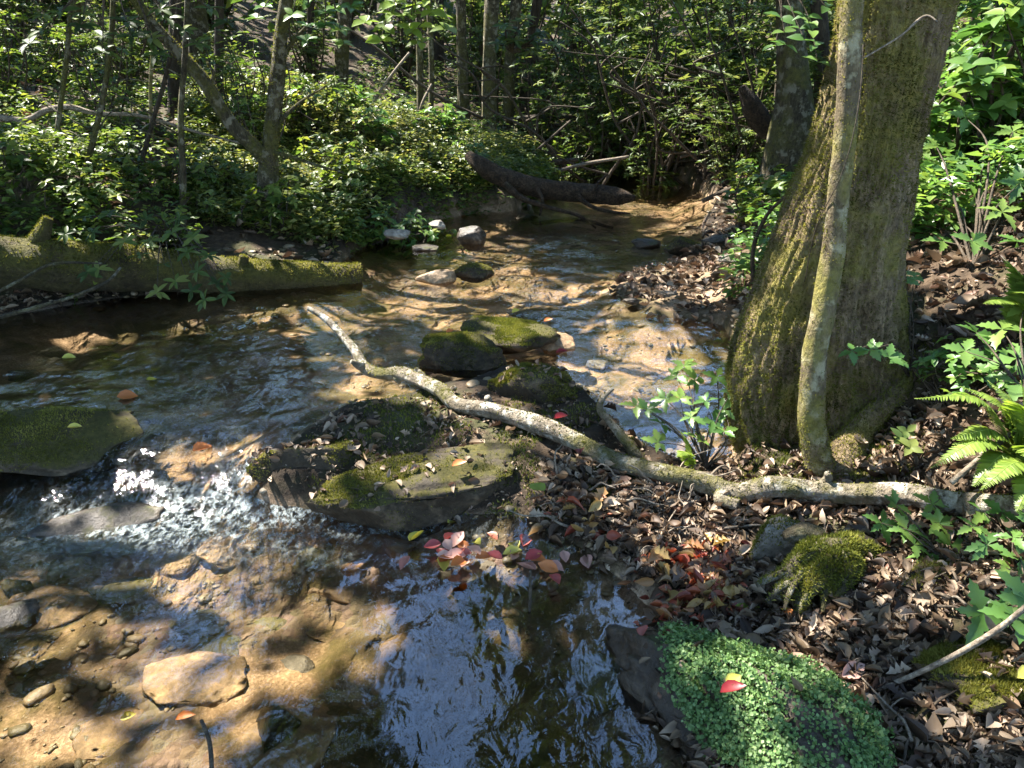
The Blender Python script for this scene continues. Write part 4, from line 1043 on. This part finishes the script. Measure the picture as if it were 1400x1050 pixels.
for k in range(6):
    p = gpt(rng.uniform(435, 500), rng.uniform(280, 318), .3)
    plant('lowherb', k % 3, p[0], p[1], rng.uniform(.5, .8), rng.random()*6, 'bright clump of leaves at the water edge under the green mound', 'leafy_plant', 'plant', 'clumps at the foot of the green mound', mf='bright')

# ------------------------------------------------------------------ leaf litter
def litter(n, pts, size, mat, label, lift=.012, name='leaf_litter', tilt=.48, clump=.3):
    x, y = pts(n); h, sd, w = terrain(x, y, True); k = (sd < rng.normal(-.01, .03, len(x))) & (fbm(np.stack([x, y], 1)*4.5, 3, 71) > clump+.12*rng.normal(size=len(x))); x, y, h = x[k], y[k], h[k]; n = len(x)
    g = Geo(); a = rng.random(n)*6.28
    yd = np.stack([np.cos(a), np.sin(a), rng.normal(0, .3, n)], 1); nd = np.array([0, 0, 1.])+rng.normal(0, tilt, (n, 3))
    c = np.cumsum(rng.random(n)*0)  # keeps the stream of numbers stable
    pos = np.stack([x, y, h+rng.uniform(0, lift, n)], 1); sz = size*(.35+1.2*rng.random(n)**1.7); cu = rng.normal(.15, .6, n); ws = rng.uniform(.5, 1.25, n)
    for t_, sl in ((LDRY, slice(0, None, 3)), (LOAK, slice(1, None, 3)), (LCRP, slice(2, None, 3))):
        leaves(g, pos[sl], yd[sl], nd[sl], sz[sl], t_, curl=cu[sl], wscale=ws[sl])
    return tag(obj(name, g, M[mat], org=(0, 0, 0)), label, 'leaf litter', kind='stuff')
def pxs(boxes):
    def f(n):
        xs_, ys_ = [], []
        tot = sum(b[4] for b in boxes)
        for x0, x1, y0, y1, wt, z in boxes:
            m_ = int(n*wt/tot); P = atz(rng.uniform(x0, x1, m_), rng.uniform(y0, y1, m_), z); xs_.append(P[:, 0]); ys_.append(P[:, 1])
        return np.concatenate(xs_), np.concatenate(ys_)
    return f
for k in range(46):
    y = rng.uniform(6.6, 11); x = rng.uniform(-.36, -.04)*y
    plant('lowherb', k % 3, x, y, rng.uniform(.6, 1.5), rng.random()*6, 'herb standing out of the cover on the green mound', 'leafy_plant', 'plant', 'herbs on the green mound', mf=['cover', 'bright', 'herb'][k % 3])
for k in range(6):
    y = rng.uniform(2.4, 3.6); x = y*rng.uniform(.60, .70)+.05
    plant('lowherb', k % 3, x, y, rng.uniform(.5, 1.0), rng.random()*6, 'low leafy plant on the dirt bank by the right edge', 'leafy_plant', 'plant', 'low plants on the right dirt bank', mf='bright')
# green ground cover
def cover(n, samp, size, hmin, hmax, mask, label, mat='cover', per=5):
    x, y = samp(n); h, sd, w = terrain(x, y, True); k = mask(x, y, sd, h)
    a_, b_ = proj(np.stack([x, y, h+.12], 1)); k &= ~((y < 8.3) & (a_ > 668) & (a_ < 880) & (np.abs(b_-np.interp(a_, [625, 650, 716, 870], [195, 218, 258, 275])) < 26))
    x, y, h = x[k], y[k], h[k]
    g = Geo(); m_ = len(x); hh = rng.uniform(hmin, hmax, m_); r0 = rng.random(m_)
    for j in range(per):
        a = rng.random(m_)*6.28; o_ = np.stack([np.cos(a), np.sin(a), 0*a], 1)
        pos = np.stack([x, y, h+hh], 1)+o_*.012+rng.normal(0, .02, (m_, 3))
        yd = o_+np.stack([0*a, 0*a, rng.normal(.0, .25, m_)], 1); nd = np.array([0, 0, 1.])+rng.normal(0, .3, (m_, 3))
        leaves(g, pos, yd, nd, size*rng.uniform(.6, 1.3, m_), L4W, rnd=np.clip(r0+rng.normal(0, .18, m_), 0, 1))
    i = np.arange(0, m_, 2); s = rng.normal(0, .01, (len(i), 3)); b = np.stack([x[i], y[i], h[i]-.02], 1); t = np.stack([x[i], y[i], h[i]+hh[i]], 1)+s
    V = np.stack([b-[.0015, 0, 0], b+[.0015, 0, 0], t], 1).reshape(-1, 3); g.add(V, np.arange(len(V)).reshape(-1, 3), .2)
    return tag(obj('ground_cover', g, M[mat], org=(0, 0, 0), smooth=False), label, 'ground cover', kind='stuff')
def s_mound(n):
    y = rng.uniform(6., 13, n); return rng.uniform(-.40, .03, n)*y, y
cover(12000, s_mound, .055, .02, .22, lambda x, y, sd, h: sd < -.02, 'green ground cover on the mound of the left bank', per=6)
def s_cliff(n):
    y = rng.uniform(6.2, 10.5, n); return rng.uniform(-.32, .06, n)*y, y
cover(15000, s_cliff, .06, -.02, .16, lambda x, y, sd, h: (sd < .05) & (sd > -.5) & (fbm(np.stack([x, y], 1)*3, 2, 8) > .4), 'leafy plants hanging over the cut bank below the mound', 'herb', per=5)
litter(1500, pxs([(0,330,392,470,1,.2),(380,700,285,360,1,.25)]), .06, 'litter', 'dark wet leaves on the left shore', .03)
def s_left(n):
    y = 5+rng.random(n)**1.4*13; return -rng.uniform(.28, .95, n)*y, y
cover(9000, s_left, .06, .02, .3, lambda x, y, sd, h: (sd < -.1) & (fbm(np.stack([x, y], 1)*1.1, 3, 8) > .42), 'leafy undergrowth on the left slope', 'herb', per=5)
def s_right(n):
    y = 3.2+rng.random(n)**1.3*11; return y*rng.uniform(.28, .95, n), y
cover(8500, s_right, .06, .02, .3, lambda x, y, sd, h: (sd < -.12) & (fbm(np.stack([x, y], 1)*1.3, 3, 18) > .42), 'leafy undergrowth on the right bank', 'bright', per=5)
def s_back(n): return rng.uniform(-3, 8, n), rng.uniform(9.5, 22, n)
cover(5000, s_back, .08, .02, .4, lambda x, y, sd, h: sd < -.3, 'undergrowth beyond the stream bend', 'rhodo', per=5)

# far woods
g = Geo(); n = 26000
a = rng.uniform(-.95, .95, n); d = rng.uniform(20, 42, n); x = np.sin(a)*d; y = np.cos(a)*d
cl = fbm(np.stack([x, y], 1)*.5, 3, 3); z = terrain(x, y)+rng.random(n)**1.2*9
k = fbm(np.stack([x, y, z], 1)*.55, 3, 13) > .46
leaves(g, np.stack([x, y, z], 1)[k], rdir(k.sum()), rdir(k.sum())+np.array([0, 0, .6]), rng.uniform(.25, .5, k.sum()), L4W)
tag(obj('far_woods', g, M['crown'], org=(0, 20, 0), smooth=False), 'leafy woods far behind the shrubs', 'woods', kind='stuff')
for i in range(26):
    a = rng.uniform(-.62, .62); d = rng.uniform(17, 34); x, y = math.sin(a)*d, math.cos(a)*d; z = TH(x, y); r = rng.uniform(.08, .2)
    root = empty('forest_tree', (x, y, z), 'distant trunk standing in the dark woods', 'tree', 'distant trunks in the woods')
    g = Geo(); tube(g, [(x, y, z-.3), (x+rng.normal(0, .2), y, z+4), (x+rng.normal(0, .5), y, z+11)], [r*1.2, r, r*.5], 9, 20, .1, 2, i)
    obj('trunk', g, M['darkbark'], root)

# dark crooked stems of the shrub thicket
for i in range(13):
    bx = rng.uniform(760, 1060); by = rng.uniform(215, 275); p0 = gpt(bx, by, .4); Y0 = p0[1]
    L = [(bx, by, Y0, 2.4)]; dx = rng.normal(0, 26); cx_, cy_ = bx, by
    for k in range(5):
        cx_ += dx+rng.normal(0, 16); cy_ -= rng.uniform(25, 60); L.append((cx_, cy_, Y0-.08*k, 2.3-.3*k))
    ex = []
    for k in (1, 2, 3):
        q = L[k]; ex.append([(q[0], q[1], q[2], 2.), (q[0]+rng.normal(0, 30), q[1]-rng.uniform(5, 30), q[2], 1.5), (q[0]+rng.normal(0, 70), q[1]-rng.uniform(10, 60), q[2]-.1, .8)])
    log_thing('crooked_stem', L, 'darktwig', 'dark crooked bare stem in the thicket beyond the right shore', 'stem', 7, 40, .15, i, group='crooked stems in the thicket', extra=ex)

# evergreen like sprays hanging in at the top left
def spray(name, base, tips, label, mat, leafsize, tmpl, per, mw='darktwig', cat='branch', seed=0, rad=3.):
    P0 = aty(*base[:3]); root = empty(name, P0, label, cat); w_, f_ = Geo(), Geo()
    for (a, b, Yq) in tips:
        e = aty(a, b, Yq); mid = (P0+e)/2+np.array([0, 0, .06*np.linalg.norm(e-P0)])+rng.normal(0, .02, 3)
        P = tube(w_, [P0, mid, e], [rad*ppm(Yq, b), rad*.6*ppm(Yq, b), .001], 6, 14, .1, 5, seed)
        for q in (14-1, 11, 8):
            if q == 13 or rng.random() < .75:
                whorl(f_, P[q], unit(P[q]-P[q-2]+np.array([0, -.3, .8])), per, leafsize, tmpl, .85)
    obj('stem', w_, M[mw], root); obj('foliage', f_, M[mat], root)
    return root
spray('leafy_branch', (150,-60,5.6), [(60,20,5.3),(110,35,5.3),(180,50,5.2),(230,25,5.4),(40,60,5.4),(270,60,5.4),(310,30,5.5),(140,70,5.5),(215,75,5.3)], 'dark leafy branch hanging into the upper left corner', 'rhodo', .11, LLA, 6)
spray('leafy_branch', (430,-70,6.), [(400,20,5.8),(445,35,5.8),(480,10,5.8),(420,55,5.9),(350,25,5.9),(470,60,6.)], 'leafy twig hanging beside the top of the forked tree', 'bright', .09, LOV, 5)
spray('leafy_branch', (560,-80,6.4), [(500,30,6.2),(535,20,6.2),(560,40,6.2),(590,15,6.2),(575,58,6.2),(520,55,6.2),(610,40,6.3)], 'yellow green maple like leaves hanging at the top left of centre', 'fern', .12, LOV, 4)
spray('leafy_branch', (1060,-40,3.), [(1060,62,2.9),(1100,55,2.8),(1110,42,2.8),(1075,62,2.85),(1118,85,2.8),(1130,10,2.8)], 'few pale leaves on a thin twig left of the massive trunk', 'bright', .055, LOV, 2, rad=1.2)
spray('leafy_branch', (700,70,9.5), [(690,35,9.3),(720,25,9.3),(740,45,9.3),(705,55,9.3),(680,60,9.4),(760,60,9.4),(730,70,9.4)], 'pale whorls of leaves in front of the widest far trunk', 'rhodo', .13, LLA, 7)

# rhododendron sprigs over the mossy log
def sprigs(name, label, cat, base, clusters, size, tmpl, per, mat, mw='darktwig', rad=1.7, spread=.85, face=(0, -.5, 1.), wscale=1.):
    P0 = np.asarray(base, float); root = empty(name, P0, label, cat); w_, f_ = Geo(), Geo()
    for c in clusters:
        e = aty(*c[:3]); k = c[3] if len(c) > 3 else 1.
        mid = P0*.45+e*.55+np.array([rng.normal(0, .02), rng.normal(0, .02), .12*np.linalg.norm(e-P0)])
        tube(w_, [P0, mid, e], [rad*ppm(c[2], c[1]), rad*.6*ppm(c[2], c[1]), .0012], 6, 18)
        whorl(f_, e, unit(np.asarray(face)+rng.normal(0, .25, 3)), per, size*k, tmpl, spread, wscale=wscale)
    obj('stem', w_, M[mw], root); obj('foliage', f_, M[mat], root)
    return root
cl = [(115,298,4.75),(150,292,4.8),(128,318,4.7),(180,310,4.7),(205,330,4.6),(235,318,4.6),(255,345,4.5),(225,362,4.5),(270,372,4.45),(295,388,4.45),(308,402,4.4),(262,398,4.45),(240,385,4.5),(200,300,4.8),(265,325,4.6),(285,350,4.5),(190,350,4.5),(310,380,4.5),(215,400,4.4),(120,372,4.4),(135,368,4.4),(170,330,4.7),(245,300,4.8),(90,320,4.8),(280,410,4.4)]
sprigs('glossy_shrub', 'leafy shrub spilling over the mossy log to the water', 'shrub', gpt(225,345,.4)+np.array([0, .1, 0]), cl, .075, LLA, 6, 'rhodo', wscale=1.1)
cl = [(40,300,5.4),(80,275,5.5),(20,270,5.6),(60,250,5.8),(120,262,5.6),(160,268,5.6),(100,300,5.3),(10,310,5.2)]
sprigs('glossy_shrub', 'small leafy shrub behind the left end of the mossy log', 'shrub', gpt(70,310,.4), cl, .10, LLA, 6, 'herb')
# herb between the debris and the big tree
cl = [(885,560,2.75),(905,580,2.7),(930,545,2.72),(950,520,2.8),(965,548,2.7),(945,570,2.65),(975,575,2.65),(990,560,2.7),(925,515,2.85),(980,515,2.85),(910,545,2.8),(900,605,2.6),(955,600,2.6),(990,590,2.6),(1000,535,2.75),(935,500,2.9),(870,555,2.8)]
sprigs('leafy_herb', 'leafy herb growing between the debris and the foot of the massive tree', 'herb', gpt(965,640,.15), cl, .062, LLOB, 5, 'bright', rad=1.6, wscale=.8)
# lobed leaf plants on the right
cl = [(1205,715,1.95),(1225,690,2.),(1250,745,1.85),(1265,760,1.83),(1285,715,1.88),(1240,725,1.9),(1275,690,1.95),(1300,745,1.82)]
sprigs('lobed_plant', 'plant with lobed green leaves below the right end of the branch', 'plant', gpt(1290,765,.25), cl, .058, LLOB, 5, 'bright', rad=1.6, wscale=.85)
cl = [(1330,720,1.75),(1350,745,1.7),(1385,735,1.7),(1370,700,1.8),(1395,765,1.65),(1345,700,1.85),(1380,775,1.65),(1410,720,1.7)]
sprigs('lobed_plant', 'plant with lobed leaves drooping at the right edge over the bank', 'plant', gpt(1410,800,.3), cl, .055, LLOB, 5, 'bright', rad=1.6, wscale=.85)
cl = [(1345,838,1.5,1.1),(1390,845,1.45,1.2),(1372,830,1.5,.9),(1410,825,1.45,1.2)]
sprigs('lobed_plant', 'big pale sunlit leaves at the right edge above the tan stick', 'plant', gpt(1430,880,.3), cl, .07, LLOB, 5, 'bright', rad=2., wscale=.85)
cl = [(1165,480,2.38,.8),(1190,478,2.36,.9),(1215,488,2.36,1.),(1232,495,2.38,.8),(1235,382,2.75,1.),(1250,378,2.75,.8)]
sprigs('leafy_sprig', 'small leafy sprig at the foot of the massive trunk', 'plant', gpt(1245,520,.4), cl, .06, LLOB, 4, 'bright', rad=1.2)
cl = [(1232,600,2.15,.8),(1245,612,2.12,.8),(1240,590,2.18,.6)]
sprigs('leafy_sprig', 'tiny seedling on the dark soil under the ferns', 'plant', gpt(1240,622,.35), cl, .06, LOV, 4, 'rhodo', rad=1.)
cl = [(1335,270,3.2),(1300,300,3.2),(1290,260,3.4),(1370,290,3.),(1395,250,3.1),(1330,330,2.9),(1310,220,3.5),(1350,200,3.6),(1290,330,3.1),(1270,310,3.3),(1390,330,2.9),(1360,240,3.3),(1385,180,3.5),(1280,200,3.7),(1320,160,3.8)]
sprigs('leafy_bush', 'bush with broad leaves just right of the massive trunk', 'bush', gpt(1330,370,.8), cl, .085, LLOB, 5, 'bright', rad=2., wscale=.8)
cl = [(1320,480,2.3,1.3),(1335,455,2.35,1.2),(1370,450,2.3,1.3),(1390,490,2.2,1.3),(1395,525,2.1,1.2),(1355,510,2.2,1.),(1400,420,2.4,1.3)]
sprigs('lobed_plant', 'broad leaved plant above the ferns at the right edge', 'plant', gpt(1410,560,.6), cl, .062, LLOB, 4, 'bright', rad=1.8)
cl = [(690,300+95,3.55)]

# fern fronds
def fern(name, label, base, fronds, mat='fern'):
    P0 = np.asarray(base, float); root = empty(name, P0, label, 'fern')
    for (a, b, Yq, wd_) in fronds:
        e = aty(a, b, Yq); g = Geo(); L_ = np.linalg.norm(e-P0)
        mid = (P0+e)/2+np.array([0, 0, .28*L_]); C = smooth_path(np.array([P0, mid, e]), 30)
        tube(g, C, np.linspace(.0025, .0008, 30), 5, None, rnd=.9)
        T = unit(np.gradient(C, axis=0)); S = unit(np.cross(T, np.array([0, 0, 1.])))
        N = np.cross(S, T); i = np.arange(4, 30)
        s = i/29.; prof = np.minimum(1, (1-s)*2.2+.06)*np.minimum(1, .35+s*2.4)
        for sg in (-1, 1):
            for off in (0, .5):
                j = i[:-1]; pos = C[j]+(C[j+1]-C[j])*off
                leaves(g, pos, S[j]*sg+T[j]*.35+rng.normal(0, .05, (len(j), 3))-N[j]*.1, N[j]+rng.normal(0, .08, (len(j), 3)), wd_*prof[:-1], LPIN, rnd=rng.random(len(j)))
        obj('frond', g, M[mat], root)
    return root
FERN = fern('fern', 'bright backlit fern on the right bank above the fallen branch', gpt(1395,640,.5), [(1250,545,1.95,.045),(1272,640,1.85,.048),(1312,528,2.0,.048),(1395,520,1.95,.05),(1300,600,1.9,.055),(1350,520,2.0,.055),(1425,640,1.75,.06),(1330,665,1.8,.05),(1375,545,1.85,.055)])
fern('fern', 'fern with long narrow pinnae high at the right edge', gpt(1400,470,.75), [(1372,352,2.45,.085),(1415,370,2.4,.08),(1345,415,2.35,.06),(1395,400,2.3,.07)], 'fern')
fern('fern', 'single fern frond hanging at the right edge below the bright fern', gpt(1420,660,.5), [(1390,700,1.72,.045),(1340,670,1.76,.04)], 'fern')
fern('fern', 'small fern in front of the leafy herb by the debris', gpt(945,645,.15), [(930,590,2.55,.035),(925,625,2.45,.035)], 'fern')

# ------------------------------------------------------------------ creeper on the near boulder
def cm(Pc, N):
    a, b = proj(Pc); ed = np.interp(b, [880, 920, 960, 1000, 1050, 1100], [906, 914, 928, 944, 980, 1010])+34*(fbm(Pc*22, 2, 2)-.5)
    return (N[:, 2] > .05)*sst(-6, 10, a-ed)*(.22+sst(.33, .5, fbm(Pc*11, 4, 61)))
Pm, Nm = scatter(BIGROCK.verts(), BIGROCK.F, 27000, cm)
g = Geo(); nn = len(Pm)
leaves(g, Pm+Nm*(.003+.03*rng.random((nn, 1))**2), rdir(nn)+Nm*.2, Nm+rdir(nn)*.45, rng.uniform(.004, .0112, nn), LOV, rnd=np.clip(rng.random(nn)*.7+.3*vn(Pm*20, 3), 0, 1), wscale=1.5)
tag(obj('creeper_mat', g, M['creeper'], org=(0, 0, 0)), 'mat of tiny round leaved creeper over the near boulder', 'creeper', kind='stuff')

litter(13000, pxs([(880,1420,780,1080,4,.1),(740,1010,660,790,2.2,.1),(1230,1420,360,720,1.1,.5),(1010,1250,690,800,.8,.15),(1010,1240,590,690,.5,.22)]), .041, 'litter', 'brown dead leaves heaped on the near right bank', .03, clump=.40)
litter(16000, pxs([(860,1420,740,1080,3,.1),(380,1010,560,780,3,.12),(1230,1420,360,720,2,.5),(0,330,390,470,1,.25)]), .017, 'litter', 'crumbled leaf bits over the near banks', .012, clump=.25)
litter(1300, pxs([(380,870,560,740,1,.15)]), .045, 'litter', 'dead leaves scattered on the gravel bar', .02, clump=.52)
litter(2600, pxs([(830,1060,340,450,2,.2),(940,1080,260,350,1,.3)]), .06, 'litter', 'pale dead leaves on the far right bar', .03)
def s_wide(n):
    y = 5+rng.random(n)**1.2*16; return y*rng.uniform(-.95, .95, n), y
litter(9000, s_wide, .085, 'litter', 'dead leaves over the forest floor', .03)
def s_side(n): return rng.uniform(1.3, 5, n), rng.uniform(.2, 4, n)
litter(6000, s_side, .06, 'litter', 'dead leaves on the bank beyond the right edge', .03)
litter(1000, pxs([(580,830,728,782,1.3,.01),(860,1010,770,850,2.2,.06)]), .047, 'warm', 'red orange and yellow leaves washed up along the waterline', .06, 'autumn_leaves')

g = Geo()
for gg, m_ in ((BARROCKS[0], 60), (BARROCKS[1], 110), (BARROCKS[2], 70), (BARROCKS[3], 60), (BIGROCK, 45)):
    Pm, Nm = scatter(gg.verts(), gg.F, m_, lambda Pc, N: (N[:, 2] > .35)*1.)
    leaves(g, Pm+Nm*.008, rdir(m_)*np.array([1, 1, .3]), Nm+rdir(m_)*.4, rng.uniform(.015, .05, m_), LDRY, curl=rng.normal(.2, .7, m_), wscale=rng.uniform(.5, 1.2, m_))
tag(obj('leaf_litter', g, M['litter'], org=(0, 0, 0)), 'stray dead leaves lying on the rocks of the gravel bar', 'leaf litter', kind='stuff')
gx_, gy_ = pxs([(420,880,545,690,1,.15),(1010,1250,600,690,.45,.2)])(34000); h_, sd_, w_ = terrain(gx_, gy_, True)
P3 = np.stack([gx_, gy_, h_], 1); k = (sd_ < 0) & ((fbm(P3*5.5, 4, 23) > .53) | ((gx_ > .6) & (fbm(P3*5, 3, 27) > .42))); P3 = P3[k]
g = Geo(); blades(g, P3, np.repeat([[0, 0, 1.]], len(P3), 0), .013, .0026)
tag(obj('moss', g, M['mossg'], org=(0, 0, 0), smooth=False), 'patchy moss on the dark soil of the gravel bar', 'moss', kind='stuff')
# single leaves that stand out
def leaf1(px, py, z, size, mat, label, yaw=None, tilt=.25, group=None, tm=LDRY, float_=False, cat='leaf', curl=.3):
    p = atz(px, py, z); g = Geo(); a = rng.random()*6.28 if yaw is None else yaw
    leaves(g, p[None], np.array([[math.cos(a), math.sin(a), rng.normal(0, tilt*.5)]]), np.array([[rng.normal(0, tilt), rng.normal(-.2, tilt), 1.]]), [size], tm, curl=np.array([curl]), rnd=np.array([rng.random()]))
    return tag(obj('fallen_leaf', g, M[mat]), label, cat, group)
leaf1(745,672,.22,.085,'fern','green leaf lying under the middle of the pale branch', 2.2, tm=LOV)
leaf1(92,585,.27,.05,'yellow','pale yellow leaf on the dark left boulder', .3)
leaf1(878,872,.12,.055,'red','bright red leaf on the edge of the near boulder', 1.2)
leaf1(905,870,.12,.04,'crimson','small dark red leaf beside the bright red one on the near boulder', .2)
leaf1(985,948,.33,.055,'crimson','curled purple brown leaf on the creeper mat', .1)
leaf1(992,938,.335,.045,'yellow','yellow green leaf under the curled brown leaf on the creeper', .6)
leaf1(1270,895,.17,.05,'crimson','dark red leaf in the litter above the tan stick', .9)
leaf1(760,483,.24,.06,'crimson','dark crimson leaf beside the tan midstream rock', .2)
leaf1(743,440,.3,.05,'orange','orange leaf behind the green mossy rock', .2)
leaf1(700,428,.35,.05,'yellow','yellow leaf on top of the green mossy rock', .7)
leaf1(610,455,.36,.045,'orange','small orange leaf on the dark round boulder', .7)
leaf1(757,573,.27,.06,'crimson','dark red leaf on the rotten log under the branch', .4)
leaf1(793,622,.26,.06,'crimson','dark red leaf hanging below the rotten log', 1.4)
leaf1(618,638,.2,.055,'orange','orange red leaf in the middle of the gravel bar', .3)
leaf1(85,490,.14,.07,'yellow','large olive yellow leaf floating in the left shallows', .1)
leaf1(200,520,.14,.05,'yellow','small yellow leaf floating off the left bank', .1)
leaf1(160,543,.14,.09,'orange','long orange leaf floating above the left boulder', .2)
leaf1(263,618,.11,.09,'orange','orange leaf caught in the riffle', 1.)
leaf1(1005,830,.1,.08,'fern','green leaf lying in the damp litter', .2, tm=LLA)
leaf1(960,806,.1,.06,'red','red leaf on the orange leaf pile', .6)
leaf1(1080,845,.12,.05,'orange','salmon leaf standing up in the dark litter', 1.6, .8)
leaf1(1150,925,.13,.07,'pinkleaf','big pinkish leaf in the sunlit litter', .4)
leaf1(1255,932,.14,.06,'orange','rusty brown leaf under the tan stick', .5)
leaf1(1390,928,.3,.06,'yellow','yellow leaf on the mossy hummock', .3)
leaf1(165,984,-.05,.04,'yellow','yellow leaf sunk on the sandy bed', .3)
leaf1(240,985,-.06,.05,'orange','orange pebble like leaf sunk on the sandy bed', .3)
leaf1(1288,425,.75,.06,'litter','curled tan leaf hanging on the dirt bank', 4.4, .5)
leaf1(1160,960,.15,.055,'orange','orange brown leaf beside the dark rotten stick', 2.)
for i in range(34):
    px_ = np.clip(rng.normal(665, 62), 560, 810); py_ = rng.normal(748, 13)+(px_-665)*.1
    mt = ['red', 'orange', 'pinkleaf', 'yellow', 'red', 'pinkleaf'][i % 6]
    nm = {'red': 'red leaf in the floating raft at the near edge of the gravel bar', 'orange': 'orange leaf in the floating raft at the near edge of the gravel bar', 'pinkleaf': 'pink tan leaf in the floating raft at the near edge of the gravel bar', 'yellow': 'yellow leaf in the floating raft at the near edge of the gravel bar'}[mt]
    leaf1(px_, py_+8, .012+.03*rng.random(), rng.uniform(.05, .075), mt, nm, None, .3, 'floating leaf raft')

# ------------------------------------------------------------------ world, sun, camera
wd = bpy.data.worlds.new('World'); SC.world = wd; wd.use_nodes = True
nt = wd.node_tree; bgn = nt.nodes['Background']
sky = nt.nodes.new('ShaderNodeTexSky'); sky.sky_type = 'NISHITA'; sky.sun_disc = False; sky.dust_density = 0.; sky.ozone_density = 3.
sky.sun_elevation = math.asin(SUN[2]); sky.sun_rotation = math.atan2(SUN[0], SUN[1])
nt.links.new(sky.outputs[0], bgn.inputs[0]); bgn.inputs[1].default_value = .15
ld = bpy.data.lights.new('sun', 'SUN'); ld.energy = 5.; ld.angle = R(.5); ld.color = (1., .95, .87)
lo = bpy.data.objects.new('sun', ld); COL.objects.link(lo); lo.location = (0, 0, 20)
lo.rotation_euler = Vector((-SUN[0], -SUN[1], -SUN[2])).to_track_quat('-Z', 'Y').to_euler()
cd = bpy.data.cameras.new('camera'); cam = bpy.data.objects.new('camera', cd); COL.objects.link(cam)
cam.location = (0, 0, CAMH); cam.rotation_euler = (R(90)-PITCH, 0, 0)
cd.sensor_fit = 'HORIZONTAL'; cd.sensor_width = 36; cd.lens = 36*FPX/1400; cd.clip_start = .05; cd.clip_end = 500
SC.camera = cam
SC.view_settings.view_transform = 'Standard'; SC.view_settings.look = 'None'
SC.view_settings.exposure = 2.65
cy = SC.cycles
cy.max_bounces = 8; cy.diffuse_bounces = 4; cy.glossy_bounces = 3; cy.transmission_bounces = 4; cy.transparent_max_bounces = 8
cy.sample_clamp_indirect = 6; cy.use_denoising = True
